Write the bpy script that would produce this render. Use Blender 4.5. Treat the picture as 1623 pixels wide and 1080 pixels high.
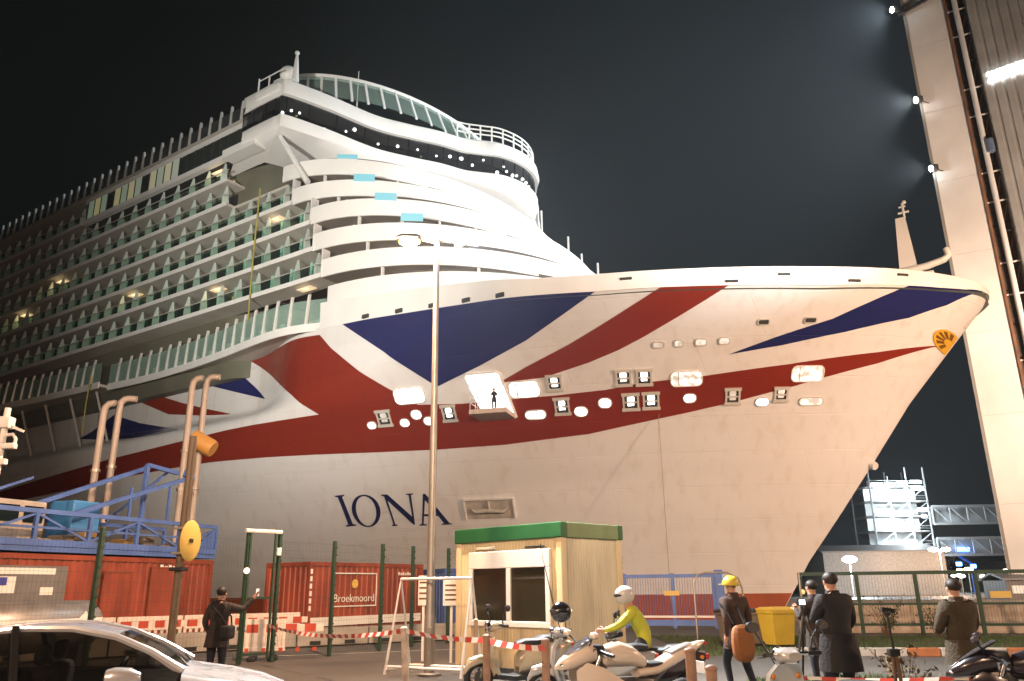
import bpy, bmesh, math, random
from mathutils import Vector, Matrix
from mathutils.geometry import tessellate_polygon
random.seed(7)
for o in list(bpy.data.objects): bpy.data.objects.remove(o)
S = bpy.context.scene
COL = S.collection
R = math.radians
EYE = 1.7

# ------------------------------------------------------------------ camera
TH = math.atan(392/1258.0); RL = R(-0.64)
fw = Vector((0, math.cos(TH), math.sin(TH))); u0 = Vector((0, -math.sin(TH), math.cos(TH))); r0 = Vector((1, 0, 0))
rt = r0*math.cos(RL)+u0*math.sin(RL); up = u0*math.cos(RL)-r0*math.sin(RL)
cd = bpy.data.cameras.new('camera'); cam = bpy.data.objects.new('camera', cd); COL.objects.link(cam)
cd.sensor_width = 36; cd.lens = 36*1258/1623; cd.clip_end = 6000; cd.clip_start = 0.05
m = Matrix((rt, up, -fw)).transposed().to_4x4(); m.translation = Vector((0, 0, EYE)); cam.matrix_world = m
S.camera = cam

# ------------------------------------------------------------------ night sky
wd = bpy.data.worlds.new('World'); S.world = wd; wd.use_nodes = True
nt = wd.node_tree; nt.nodes.clear()
N = nt.nodes.new; LK = nt.links.new
tc = N('ShaderNodeTexCoord'); dot = N('ShaderNodeVectorMath'); dot.operation = 'DOT_PRODUCT'
gd = Vector((0.36, 0.86, 0.36)).normalized(); dot.inputs[1].default_value = gd
nrm = N('ShaderNodeVectorMath'); nrm.operation = 'NORMALIZE'
LK(tc.outputs['Generated'], nrm.inputs[0]); LK(nrm.outputs[0], dot.inputs[0])
rp = N('ShaderNodeValToRGB'); rp.color_ramp.interpolation = 'EASE'
rp.color_ramp.elements[0].position = 0.74; rp.color_ramp.elements[0].color = (0.0004, 0.0018, 0.0017, 1)
rp.color_ramp.elements[1].position = 1.0; rp.color_ramp.elements[1].color = (0.017, 0.021, 0.024, 1)
e = rp.color_ramp.elements.new(0.88); e.color = (0.0060, 0.0092, 0.0102, 1)
LK(dot.outputs['Value'], rp.inputs[0])
bg = N('ShaderNodeBackground'); LK(rp.outputs[0], bg.inputs[0]); bg.inputs[1].default_value = 1.0
wo = N('ShaderNodeOutputWorld'); LK(bg.outputs[0], wo.inputs[0])
S.render.engine = 'CYCLES'
vs = S.view_settings; vs.view_transform = 'Standard'; vs.look = 'None'; vs.exposure = 0.0; vs.gamma = 1.0; vs.use_curve_mapping = False
S.cycles.use_denoising = True
S.cycles.sample_clamp_indirect = 4.0
S.cycles.max_bounces = 5; S.cycles.transparent_max_bounces = 24

# lamp colours and powers (the lamps themselves are built further down, each with its own light)
FLOOD_W = 80000.0; SODIUM_W = 9000.0; MAST_W = 42000.0; WHITE_W = 120000.0
SODIUM = (1.0, 0.63, 0.41); WARM = (1.0, .80, .63); FLOOD = (0.90, 0.98, 1.0); COOL = (0.80, 0.92, 1.0)

# ------------------------------------------------------------------ materials
MATS = {}
def mat(name, col, rough=0.5, metal=0.0, var=0.0, vscale=3.0, bump=0.0, bscale=20.0, emit=None, estr=1.0, coat=0.0, stretch=None, spec=None):
    if name in MATS: return MATS[name]
    mt = bpy.data.materials.new(name); mt.use_nodes = True; MATS[name] = mt
    t = mt.node_tree; bs = t.nodes['Principled BSDF']
    bs.inputs['Base Color'].default_value = (*col, 1); bs.inputs['Roughness'].default_value = rough; bs.inputs['Metallic'].default_value = metal
    if coat: bs.inputs['Coat Weight'].default_value = coat; bs.inputs['Coat Roughness'].default_value = 0.06
    if spec is not None: bs.inputs['Specular IOR Level'].default_value = spec
    if emit: bs.inputs['Emission Color'].default_value = (*emit, 1); bs.inputs['Emission Strength'].default_value = estr
    if var or bump:
        c = t.nodes.new('ShaderNodeTexCoord'); mp = t.nodes.new('ShaderNodeMapping'); t.links.new(c.outputs['Object'], mp.inputs[0])
        if stretch: mp.inputs['Scale'].default_value = stretch
    if var:
        n = t.nodes.new('ShaderNodeTexNoise'); n.inputs['Scale'].default_value = vscale; n.inputs['Detail'].default_value = 6
        t.links.new(mp.outputs[0], n.inputs[0])
        r = t.nodes.new('ShaderNodeValToRGB'); r.color_ramp.elements[0].position = 0.32; r.color_ramp.elements[1].position = 0.72
        r.color_ramp.elements[0].color = (*[max(x*(1-var), 0) for x in col], 1); r.color_ramp.elements[1].color = (*[min(x*(1+var*0.6), 1) for x in col], 1)
        t.links.new(n.outputs[0], r.inputs[0]); t.links.new(r.outputs[0], bs.inputs['Base Color'])
        ma = t.nodes.new('ShaderNodeMath'); ma.operation = 'MULTIPLY_ADD'; ma.inputs[1].default_value = 0.25; ma.inputs[2].default_value = max(rough-0.12, 0.02)
        t.links.new(n.outputs[0], ma.inputs[0]); t.links.new(ma.outputs[0], bs.inputs['Roughness'])
    if bump:
        n2 = t.nodes.new('ShaderNodeTexNoise'); n2.inputs['Scale'].default_value = bscale; n2.inputs['Detail'].default_value = 5
        t.links.new(mp.outputs[0], n2.inputs[0])
        bp = t.nodes.new('ShaderNodeBump'); bp.inputs['Strength'].default_value = bump; bp.inputs['Distance'].default_value = 0.05
        t.links.new(n2.outputs[0], bp.inputs['Height']); t.links.new(bp.outputs[0], bs.inputs['Normal'])
    return mt
def emat(name, col, strength):
    if name in MATS: return MATS[name]
    mt = bpy.data.materials.new(name); mt.use_nodes = True; MATS[name] = mt
    bs = mt.node_tree.nodes['Principled BSDF']; bs.inputs['Base Color'].default_value = (0.6, 0.6, 0.6, 1)
    bs.inputs['Emission Color'].default_value = (*col, 1); bs.inputs['Emission Strength'].default_value = strength
    return mt
def glass(name, tint, transp=0.6, rough=0.03, base=None):
    if name in MATS: return MATS[name]
    mt = bpy.data.materials.new(name); mt.use_nodes = True; MATS[name] = mt
    t = mt.node_tree; t.nodes.clear()
    tr = t.nodes.new('ShaderNodeBsdfTransparent'); tr.inputs[0].default_value = (*tint, 1)
    bs = t.nodes.new('ShaderNodeBsdfPrincipled'); bs.inputs['Base Color'].default_value = (*(base or [c*0.5 for c in tint]), 1); bs.inputs['Roughness'].default_value = rough
    mx = t.nodes.new('ShaderNodeMixShader'); mx.inputs[0].default_value = 1-transp
    t.links.new(tr.outputs[0], mx.inputs[1]); t.links.new(bs.outputs[0], mx.inputs[2])
    o = t.nodes.new('ShaderNodeOutputMaterial'); t.links.new(mx.outputs[0], o.inputs[0])
    return mt

# ------------------------------------------------------------------ mesh helpers
class MB:
    def __init__(s): s.v = []; s.f = []; s.mi = []
    def add(s, vs, fs, m=0):
        k = len(s.v); s.v += [tuple(p) for p in vs]; s.f += [tuple(i+k for i in f) for f in fs]; s.mi += [m]*len(fs); return s
    def box(s, x0, x1, y0, y1, z0, z1, m=0):
        return s.add([(x0,y0,z0),(x1,y0,z0),(x1,y1,z0),(x0,y1,z0),(x0,y0,z1),(x1,y0,z1),(x1,y1,z1),(x0,y1,z1)],
                     [(0,3,2,1),(4,5,6,7),(0,1,5,4),(1,2,6,5),(2,3,7,6),(3,0,4,7)], m)
    def bbox(s, x0, x1, y0, y1, z0, z1, c=0.02, m=0):
        bm = bmesh.new(); bmesh.ops.create_cube(bm, size=1)
        for v in bm.verts: v.co = Vector(((x0+x1)/2+v.co.x*(x1-x0), (y0+y1)/2+v.co.y*(y1-y0), (z0+z1)/2+v.co.z*(z1-z0)))
        bmesh.ops.bevel(bm, geom=bm.edges[:], offset=c, segments=2, affect='EDGES', profile=0.5)
        bm.verts.index_update(); s.add([v.co[:] for v in bm.verts], [[v.index for v in f.verts] for f in bm.faces], m); bm.free(); return s
    def obox(s, c, sz, mx, m=0):
        k = len(s.v); s.box(-sz[0]/2, sz[0]/2, -sz[1]/2, sz[1]/2, -sz[2]/2, sz[2]/2, m)
        for i in range(k, len(s.v)): s.v[i] = tuple(mx @ Vector(s.v[i]) + Vector(c))
        return s
    def tube(s, pts, r, n=8, m=0, cap=True):
        pts = [Vector(p) for p in pts]; rs = r if isinstance(r, (list, tuple)) else [r]*len(pts)
        k = len(s.v); ref = None
        for i, p in enumerate(pts):
            d = (pts[min(i+1, len(pts)-1)]-pts[max(i-1, 0)]).normalized()
            if ref is None: ref = d.orthogonal().normalized()
            else: ref = (ref-d*ref.dot(d)).normalized()
            b = d.cross(ref)
            for j in range(n):
                a = 2*math.pi*j/n; s.v.append(tuple(p+(ref*math.cos(a)+b*math.sin(a))*rs[i]))
        fs = []
        for i in range(len(pts)-1):
            for j in range(n): fs.append((k+i*n+j, k+i*n+(j+1) % n, k+(i+1)*n+(j+1) % n, k+(i+1)*n+j))
        if cap: fs.append(tuple(k+j for j in range(n))[::-1]); fs.append(tuple(k+(len(pts)-1)*n+j for j in range(n)))
        s.f += fs; s.mi += [m]*len(fs); return s
    def bar(s, p, q, w, h=None, m=0):           # square bar between two points
        h = h or w; p = Vector(p); q = Vector(q); d = q-p; L = d.length; x = d.normalized()
        y = Vector((0, 0, 1)).cross(x)
        if y.length < 1e-4: y = Vector((0, 1, 0))
        y.normalize(); z = x.cross(y); mx = Matrix((x, y, z)).transposed()
        return s.obox((p+q)/2, (L, w, h), mx, m)
    def lathe(s, prof, c=(0,0,0), axis=None, n=20, m=0):   # prof: (radius, height)
        c = Vector(c); a = Vector(axis or (0,0,1)).normalized(); x = a.orthogonal().normalized(); y = a.cross(x); k = len(s.v)
        for r, h in prof:
            for j in range(n):
                t = 2*math.pi*j/n; s.v.append(tuple(c+a*h+(x*math.cos(t)+y*math.sin(t))*max(r, 1e-4)))
        fs = []
        for i in range(len(prof)-1):
            for j in range(n): fs.append((k+i*n+j, k+i*n+(j+1) % n, k+(i+1)*n+(j+1) % n, k+(i+1)*n+j))
        fs.append(tuple(k+j for j in range(n))[::-1]); fs.append(tuple(k+(len(prof)-1)*n+j for j in range(n)))
        s.f += fs; s.mi += [m]*len(fs); return s
    def sphere(s, c, r, n=12, m=0, sc=(1,1,1)):
        pr = [(math.sin(math.pi*i/(n//2+2)), -math.cos(math.pi*i/(n//2+2))) for i in range(n//2+3)]
        k = len(s.v); s.lathe(pr, (0,0,0), (0,0,1), n, m)
        for i in range(k, len(s.v)): q = s.v[i]; s.v[i] = (c[0]+q[0]*r*sc[0], c[1]+q[1]*r*sc[1], c[2]+q[2]*r*sc[2])
        return s
    def torus(s, c, axis, Rr, r, n=28, k2=10, m=0, sq=1.0):
        c = Vector(c); a = Vector(axis).normalized(); x = a.orthogonal().normalized(); y = a.cross(x); k = len(s.v)
        for i in range(n):
            t = 2*math.pi*i/n; d = x*math.cos(t)+y*math.sin(t)
            for j in range(k2):
                q = 2*math.pi*j/k2; s.v.append(tuple(c+d*(Rr+r*math.cos(q))+a*r*sq*math.sin(q)))
        for i in range(n):
            for j in range(k2):
                s.f.append((k+i*k2+j, k+((i+1) % n)*k2+j, k+((i+1) % n)*k2+(j+1) % k2, k+i*k2+(j+1) % k2)); s.mi.append(m)
        return s
    def loft(s, secs, m=0, cap=True, closed=True):
        k = len(s.v); n = len(secs[0])
        for q in secs: s.v += [tuple(p) for p in q]
        fs = []; e = n if closed else n-1
        for i in range(len(secs)-1):
            for j in range(e): fs.append((k+i*n+j, k+i*n+(j+1) % n, k+(i+1)*n+(j+1) % n, k+(i+1)*n+j))
        if cap and closed: fs.append(tuple(k+j for j in range(n))[::-1]); fs.append(tuple(k+(len(secs)-1)*n+j for j in range(n)))
        s.f += fs; s.mi += [m]*len(fs); return s
    def prism(s, poly, h0, h1, fn, m=0):        # poly in 2D, fn(a,b,h)->xyz
        n = len(poly); k = len(s.v)
        s.v += [tuple(fn(a, b, h0)) for a, b in poly]+[tuple(fn(a, b, h1)) for a, b in poly]
        tri = tessellate_polygon([[Vector((a, b, 0)) for a, b in poly]])
        fs = [tuple(k+i for i in t) for t in tri]+[tuple(k+n+i for i in t)[::-1] for t in tri]+[(k+i, k+(i+1) % n, k+n+(i+1) % n, k+n+i) for i in range(n)]
        s.f += fs; s.mi += [m]*len(fs); return s
    def build(s, name, mt, parent=None, smooth=False, normals=True, loc=None, rot=None):
        me = bpy.data.meshes.new(name); me.from_pydata(s.v, [], s.f)
        for q in (mt if isinstance(mt, (list, tuple)) else [mt]): me.materials.append(q)
        me.polygons.foreach_set('material_index', s.mi)
        if normals:
            bm = bmesh.new(); bm.from_mesh(me); bmesh.ops.recalc_face_normals(bm, faces=bm.faces[:]); bm.to_mesh(me); bm.free()
        if smooth:
            me.polygons.foreach_set('use_smooth', [True]*len(me.polygons))
            if smooth != 'all': me.set_sharp_from_angle(angle=R(38))
        o = bpy.data.objects.new(name, me); COL.objects.link(o); o.parent = parent
        if loc is not None: o.location = loc
        if rot is not None: o.rotation_euler = rot
        return o
def tag(o, label=None, cat=None, group=None, kind=None):
    if label: o['label'] = label
    if cat: o['category'] = cat
    if group: o['group'] = group
    if kind: o['kind'] = kind
    return o
def empty(name, loc=(0,0,0), rz=0.0, label=None, cat=None, group=None):
    o = bpy.data.objects.new(name, None); COL.objects.link(o); o.location = loc; o.rotation_euler = (0, 0, rz); o.empty_display_size = 0.2
    return tag(o, label, cat, group)
def inst(o, loc=None, rot=None, parent='same', scale=None):
    c = o.copy(); COL.objects.link(c)
    if parent != 'same': c.parent = parent
    if loc is not None: c.location = loc
    if rot is not None: c.rotation_euler = rot
    if scale is not None: c.scale = scale
    return c
def copy_tree(o, parent=None):
    c = o.copy(); COL.objects.link(c); c.parent = parent
    for ch in list(o.children): copy_tree(ch, c)
    return c
def light(name, kind, loc, energy, col, parent=None, aim=None, size=0.2, spot=60, blend=0.4):
    l = bpy.data.lights.new(name, kind); l.energy = energy; l.color = col; l.shadow_soft_size = size
    if kind == 'SPOT': l.spot_size = R(spot); l.spot_blend = blend
    o = bpy.data.objects.new(name, l); COL.objects.link(o); o.parent = parent; o.location = loc
    if aim is not None:
        d = Vector(aim)-Vector(loc); o.rotation_euler = d.to_track_quat('-Z', 'Y').to_euler()
    return o
def interp(x, xs, ys):
    if x <= xs[0]: return ys[0]
    for i in range(len(xs)-1):
        if x <= xs[i+1]: return ys[i]+(ys[i+1]-ys[i])*(x-xs[i])/(xs[i+1]-xs[i])
    return ys[-1]
def sm(a, c, x):
    t = min(max((x-a)/(c-a), 0), 1); return t*t*(3-2*t)
LIVERY = {
    'blue_triangle': [(45.02, 21.03), (42.06, 20.94), (35.02, 20.38), (29.22, 19.88), (22.48, 19.67), (25.49, 18.53), (28.74, 17.3), (32.87, 16.05), (36.8, 14.98), (38.32, 16.26), (40.05, 17.69)],
    'red_sash': [(32.09, 14.88), (29.63, 15.73), (26.04, 16.85), (23.92, 17.6), (22.0, 18.3), (18.44, 19.62), (16.46, 19.64), (14.38, 19.57), (16.1, 18.88), (18.2, 18.06), (20.94, 17.03), (22.91, 16.36), (25.22, 15.73), (28.65, 15.02)],
    'red_band': [(3.6, 16.54), (7.31, 15.88), (12.77, 15.15), (18.48, 14.55), (22.2, 14.33), (24.89, 14.0), (28.48, 13.83), (31.87, 13.78), (35.47, 13.72), (38.96, 13.89), (39.51, 14.14), (40.5, 14.97), (41.42, 15.63), (44.17, 17.66), (46.1, 19.12), (47.57, 20.55), (55.51, 22.39), (60.65, 21.85), (55.84, 18.61), (50.72, 15.81), (47.92, 13.9), (53.07, 13.79), (58.83, 13.73), (65.76, 13.43), (77.74, 12.88), (92.61, 11.84), (99.78, 11.25), (109.04, 10.55), (108.49, 9.24), (99.23, 9.77), (85.62, 10.28), (73.99, 10.84), (61.2, 11.11), (54.83, 11.06), (49.7, 10.93), (43.93, 10.75), (38.96, 10.66), (33.59, 10.72), (27.25, 11.16), (23.22, 11.8), (19.93, 12.34), (16.73, 12.94), (12.92, 13.8), (7.52, 15.21)],
    'blue_wedge': [(71.72, 21.78), (65.81, 22.02), (63.48, 21.63), (60.57, 19.13), (57.34, 16.86), (62.33, 18.33), (66.95, 19.71)],
    'red_hook': [(84.05, 21.97), (80.12, 21.54), (76.29, 20.14), (70.99, 18.45), (66.96, 17.32), (62.43, 16.16), (67.46, 16.69), (73.19, 17.55), (77.72, 19.23), (82.11, 21.18)],
    'blue_fin': [(83.52, 18.8), (78.21, 17.23), (67.06, 14.84), (69.83, 14.61), (74.73, 14.83), (90.13, 16.84), (87.51, 17.42)],
    'blue_bow': [(16.2, 15.8), (12.94, 16.74), (9.27, 17.73), (4.28, 19.66), (2.32, 19.75), (0.32, 20.04), (2.59, 18.81), (4.94, 17.91), (8.8, 17.01), (12.74, 16.27)],
}
OPENINGS = [
    ('deck', 42.25, 13.17, 1.23, 1.48, 0.35),
    ('deck', 36.82, 13.15, 1.15, 1.51, 1.00),
    ('deck', 28.14, 14.63, 1.14, 1.40, 1.00),
    ('deck', 28.33, 13.11, 1.15, 1.51, 1.00),
    ('deck', 23.38, 14.69, 1.15, 1.42, 1.00),
    ('deck', 22.02, 14.66, 1.14, 1.42, 1.00),
    ('deck', 23.55, 13.16, 1.21, 1.48, 1.00),
    ('deck', 22.19, 13.18, 1.20, 1.47, 1.00),
    ('deck', 16.89, 13.26, 1.09, 1.39, 0.35),
    ('deck', 13.86, 13.31, 1.01, 1.23, 0.60),
    ('oval', 43.53, 12.75, 0.74, 0.57, 1.00),
    ('oval', 40.68, 12.74, 0.76, 0.62, 1.00),
    ('oval', 39.46, 13.24, 0.86, 0.74, 1.00),
    ('oval', 38.67, 12.74, 0.80, 0.67, 1.00),
    ('oval', 30.44, 12.67, 1.57, 0.70, 1.00),
    ('oval', 25.30, 13.18, 0.94, 0.75, 1.00),
    ('oval', 27.17, 12.71, 0.95, 0.74, 1.00),
    ('oval', 19.64, 13.24, 0.87, 0.68, 1.00),
    ('oval', 15.19, 12.85, 0.91, 0.61, 1.00),
    ('oval', 12.19, 12.84, 1.67, 0.56, 0.70),
    ('bay', 39.33, 14.56, 2.52, 1.29, 1.00),
    ('bay', 30.45, 14.36, 2.28, 1.30, 1.00),
    ('bay', 19.36, 14.46, 2.17, 1.14, 0.75),
    ('bay', 11.84, 14.57, 2.24, 1.18, 0.80),
    ('port', 20.21, 16.55, 0.71, 0.41, 0.30),
    ('port', 18.92, 16.57, 0.53, 0.46, 0.55),
    ('port', 17.54, 16.59, 0.71, 0.46, 0.50),
    ('port', 16.10, 16.61, 0.66, 0.46, 0.45),
    ('slot', 13.34, 17.59, 0.70, 0.36, 0.00),
    ('slot', 10.59, 17.66, 0.76, 0.36, 0.00),
]
LETTER_BOX = {
    'I': [(49.32, 7.64), (48.34, 7.69), (48.14, 5.21), (49.22, 5.14)],
    'O': [(47.96, 7.63), (45.27, 7.6), (45.92, 5.03), (48.37, 5.06)],
    'N': [(45.07, 7.55), (42.28, 7.52), (42.84, 5.13), (45.01, 5.06)],
    'A': [(41.61, 7.45), (41.19, 7.43), (40.16, 5.05), (42.5, 5.02)],
}
ANCHOR_POCKET = [(38.4, 6.93), (34.35, 6.92), (34.72, 5.27), (38.76, 5.35)]
EMBLEM = [(3.21, 16.72), (2.47, 17.41), (3.82, 15.93), (3.5, 16.76)]
DOOR = [(34.26, 15.75), (31.86, 15.73), (32.75, 12.33), (34.9, 13.68)]

# ================================================================== CRUISE SHIP
# local frame of the ship: x = metres aft of the stem head, y = metres to starboard, z = metres above eye level
ship = empty('cruise_ship', (34.9925, 54.6398, EYE), R(146.10), 'huge white cruise ship with red and blue flag livery on its bow', 'cruise ship')
M_hull = mat('hull_white', (0.72, 0.71, 0.70), 0.30, var=0.06, vscale=0.12, bump=0.10, bscale=0.5, stretch=(0.25, 0.25, 3.0))
def hull_details(mt_, streak=.12):
    t = mt_.node_tree; bs = t.nodes['Principled BSDF']; c = t.nodes.new('ShaderNodeTexCoord')
    mp = t.nodes.new('ShaderNodeMapping'); mp.inputs['Rotation'].default_value = (R(90), 0, 0); t.links.new(c.outputs['Object'], mp.inputs[0])
    br = t.nodes.new('ShaderNodeTexBrick'); br.inputs['Scale'].default_value = 1.0; br.inputs['Brick Width'].default_value = 9.0; br.inputs['Row Height'].default_value = 2.4; br.inputs['Mortar Size'].default_value = .035; br.inputs['Mortar Smooth'].default_value = 1.0
    t.links.new(mp.outputs[0], br.inputs[0])
    bp = t.nodes.new('ShaderNodeBump'); bp.inputs['Strength'].default_value = .35; bp.inputs['Distance'].default_value = .06; bp.invert = True
    t.links.new(br.outputs['Fac'], bp.inputs['Height'])
    old = bs.inputs['Normal'].links[0].from_socket if bs.inputs['Normal'].links else None
    if old: t.links.new(old, bp.inputs['Normal'])
    t.links.new(bp.outputs[0], bs.inputs['Normal'])
    m2 = t.nodes.new('ShaderNodeMapping'); m2.inputs['Scale'].default_value = (1.3, 1.3, .045); t.links.new(c.outputs['Object'], m2.inputs[0])
    n = t.nodes.new('ShaderNodeTexNoise'); n.inputs['Scale'].default_value = 1.0; n.inputs['Detail'].default_value = 7; t.links.new(m2.outputs[0], n.inputs[0])
    r = t.nodes.new('ShaderNodeValToRGB'); r.color_ramp.elements[0].position = .52; r.color_ramp.elements[0].color = (1, 1, 1, 1); r.color_ramp.elements[1].position = .80; r.color_ramp.elements[1].color = (1-streak, 1-streak*1.3, 1-streak*1.8, 1)
    t.links.new(n.outputs[0], r.inputs[0])
    mx = t.nodes.new('ShaderNodeMix'); mx.data_type = 'RGBA'; mx.blend_type = 'MULTIPLY'; mx.inputs[0].default_value = 1.0
    src = bs.inputs['Base Color'].links[0].from_socket; t.links.new(src, mx.inputs[6]); t.links.new(r.outputs[0], mx.inputs[7]); t.links.new(mx.outputs[2], bs.inputs['Base Color'])
hull_details(M_hull)
M_sup = mat('superstructure_white', (0.80, 0.80, 0.78), 0.42, var=0.05, vscale=0.5, bump=0.03, bscale=2.0)
M_red = mat('livery_red', (0.22, 0.026, 0.013), 0.20, var=0.10, vscale=0.15, bump=0.06, bscale=0.5, stretch=(0.25, 0.25, 3.0))
M_blue = mat('livery_blue', (0.016, 0.020, 0.105), 0.18, var=0.10, vscale=0.15, bump=0.06, bscale=0.5, stretch=(0.25, 0.25, 3.0))
M_navy = mat('letter_navy', (0.012, 0.016, 0.075), 0.35)
hull_details(M_red, .08); hull_details(M_blue, .05)
M_boot = mat('boot_red', (0.36, 0.085, 0.035), 0.6, var=0.2, vscale=0.5)
M_slab = mat('balcony_soffit', (0.56, 0.53, 0.48), 0.6, var=0.12, vscale=0.4)
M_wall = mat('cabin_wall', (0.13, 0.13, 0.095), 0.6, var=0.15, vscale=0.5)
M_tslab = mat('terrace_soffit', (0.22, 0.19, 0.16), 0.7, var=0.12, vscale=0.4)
M_twall = mat('terrace_wall_shaded', (0.07, 0.06, 0.052), 0.5, var=0.15, vscale=0.5)  # wall and soffit darkened: shade between the terraces put into their colour
M_door = mat('cabin_glass', (0.010, 0.018, 0.018), 0.08)
M_frost = mat('frosted_partition', (0.66, 0.78, 0.72), 0.35)
M_bal = glass('balustrade_glass', (0.90, 0.97, 0.94), 0.90, base=(.03, .06, .05))
M_screen = glass('screen_glass', (0.86, 0.96, 0.92), 0.66, base=(.42, .58, .52))
def lit(name, col, lo, hi, sc=2.2):
    mt_ = emat(name, col, hi); t = mt_.node_tree; c = t.nodes.new('ShaderNodeTexCoord'); n = t.nodes.new('ShaderNodeTexVoronoi'); n.inputs['Scale'].default_value = sc
    t.links.new(c.outputs['Object'], n.inputs[0]); r = t.nodes.new('ShaderNodeMapRange'); r.inputs[1].default_value = .1; r.inputs[2].default_value = .75; r.inputs[3].default_value = hi; r.inputs[4].default_value = lo
    t.links.new(n.outputs['Distance'], r.inputs[0]); t.links.new(r.outputs[0], t.nodes['Principled BSDF'].inputs['Emission Strength']); return mt_
M_lit = lit('opening_light', (1.0, 0.98, 0.94), .75, 7.0)
M_lit2 = emat('opening_light_dim', (1.0, 0.90, 0.62), 0.55)
M_warm = emat('cabin_light', (1.0, 0.70, 0.32), .55)
M_frame = mat('opening_frame', (0.55, 0.53, 0.49), 0.45)
M_dark = mat('dark_recess', (0.03, 0.03, 0.028), 0.7)
M_bglass = glass('bridge_glass', (0.45, 0.47, 0.5), 0.45, base=(.012, .013, .015))
M_int = mat('bridge_interior', (0.05, 0.05, 0.055), 0.8)
M_blind = mat('blue_screen', (0.22, 0.46, 0.52), 0.3, emit=(.1, .6, .8), estr=.3)

SZ = [-6., -3.5, 1.7, 4.8, 8.4, 12.8, 15.6, 17.5, 19.4, 20.3, 24]; SU = [20.0, 18.4, 15, 12.5, 9.7, 6.4, 3.9, 2.2, .5, 0, -3.]
def stem(z): return interp(z, SZ, SU)
def hb(u, z):                                   # half breadth of the hull
    k = min(max((z+3.5)/23.8, 0), 1)**1.4
    L = 88-60*k; q = .95-.34*k; p = 1.8-.47*k; x = (u-stem(z))/L
    if x <= 0: return 0.0
    w = 21. if x >= 1 else 21*(1-(1-x)**p)**q
    return w-3.2*sm(49, 60, u)*sm(14.3, 16.3, z)
ZBU = [0, 2.3, 4.3, 9.3, 14.2, 19.5, 22.5, 29.2, 35, 42, 47.5, 400]; ZBZ = [20.12, 19.78, 19.70, 19.53, 19.60, 19.68, 19.69, 19.92, 20.41, 20.96, 21.2, 21.2]
ZTU = [0, 1.6, 4, 14, 22, 26.7, 34.4, 42.6, 48]; ZTZ = [20.35, 20.62, 20.70, 20.75, 20.80, 20.92, 21.97, 22.93, 23.4]
def zlow(u): return interp(u, ZBU, ZBZ)
def ztop(u): return interp(u, ZTU, ZTZ)
def hull_pt(u, z, off=0.0, side=1):
    b = hb(u, z); p = Vector((u, b, z))
    if off:
        e = 0.05; du = (hb(u+e, z)-hb(max(u-e, stem(z)+1e-3), z))/(u+e-max(u-e, stem(z)+1e-3)); dz = (hb(u, z+e)-hb(u, z-e))/(2*e)
        n = Vector((-du, 1, -dz)).normalized(); p += n*off
    return Vector((p.x, p.y*side, p.z))
dd = [0, .02, .06, .12, .2, .3, .42, .56, .72, .9, 1.1, 1.35, 1.6, 1.9, 2.2, 2.6, 3.0]
x = 3.0
while x < 30: x += 0.6; dd.append(x)
while x < 66: x += 1.0; dd.append(x)
while x < 120: x += 3.0; dd.append(x)
dd += [160, 200, 260, 320]
NZ = 84
hm = MB()
for side in (1, -1):
    rows = []
    for i in range(NZ+1):
        row = []
        for d in dd:
            z = -6+(zlow(d)+6)*i/NZ; u = stem(z)+d; row.append(Vector((u, hb(u, z)*side, z)))
        rows.append(row)
    hm.loft(rows, closed=False, cap=False)
hull = hm.build('hull', M_hull, ship, smooth='all')

def clip(poly, axis, val, keep_greater):
    out = []; n = len(poly)
    for i in range(n):
        a, b = poly[i], poly[(i+1) % n]
        ia = (a[axis] >= val) == keep_greater or a[axis] == val; ib = (b[axis] >= val) == keep_greater or b[axis] == val
        if ia: out.append(a)
        if ia != ib:
            t = (val-a[axis])/(b[axis]-a[axis]); out.append((a[0]+t*(b[0]-a[0]), a[1]+t*(b[1]-a[1])))
    return out
def drape(name, polys, mt, off=0.035, cell=0.4, parent=ship):
    idx = {}; vs = []; fs = []
    def vid(p):
        k = (round(p[0], 4), round(p[1], 4))
        if k not in idx: idx[k] = len(vs); vs.append(hull_pt(p[0], p[1], off))
        return idx[k]
    for poly in polys:
        for t in tessellate_polygon([[Vector((a, b, 0)) for a, b in poly]]):
            tri = [poly[i] for i in t]
            for u0_ in range(int(math.floor(min(p[0] for p in tri)/cell)), int(math.floor(max(p[0] for p in tri)/cell))+1):
                c1 = clip(clip(tri, 0, u0_*cell, True), 0, (u0_+1)*cell, False)
                if len(c1) < 3: continue
                for z0_ in range(int(math.floor(min(p[1] for p in c1)/cell)), int(math.floor(max(p[1] for p in c1)/cell))+1):
                    c2 = clip(clip(c1, 1, z0_*cell, True), 1, (z0_+1)*cell, False)
                    ids = []
                    for p in c2:
                        i = vid(p)
                        if i not in ids: ids.append(i)
                    if len(ids) >= 3: fs.append(ids)
    mb = MB(); mb.add(vs, fs); o = mb.build(name, mt, parent, smooth='all', normals=False)
    # make all normals point to starboard
    me = o.data; bm = bmesh.new(); bm.from_mesh(me)
    fl = [f for f in bm.faces if f.normal.y < 0]
    bmesh.ops.reverse_faces(bm, faces=fl); bm.to_mesh(me); bm.free()
    return o
def smooth_poly(p, keep=()): return p
def cut_top(poly):  # keep paint below the sheer strake
    return [(u, min(z, zlow(u)-0.02)) for u, z in poly]
for k, poly in LIVERY.items():
    drape('red_stripe' if 'red' in k else 'blue_stripe', [cut_top(poly)], M_red if 'red' in k else M_blue)
# boot topping along the waterline
drape('boot_topping', [[(stem(-5.5)+.3, -5.5)]+[(stem(z)+.06, z) for z in (-4.5, -3.5, -2.5, -1.5, -.6)]+[(40, -.6), (100, -.6), (100, -5.5)]], M_boot, cell=1.5)

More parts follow.
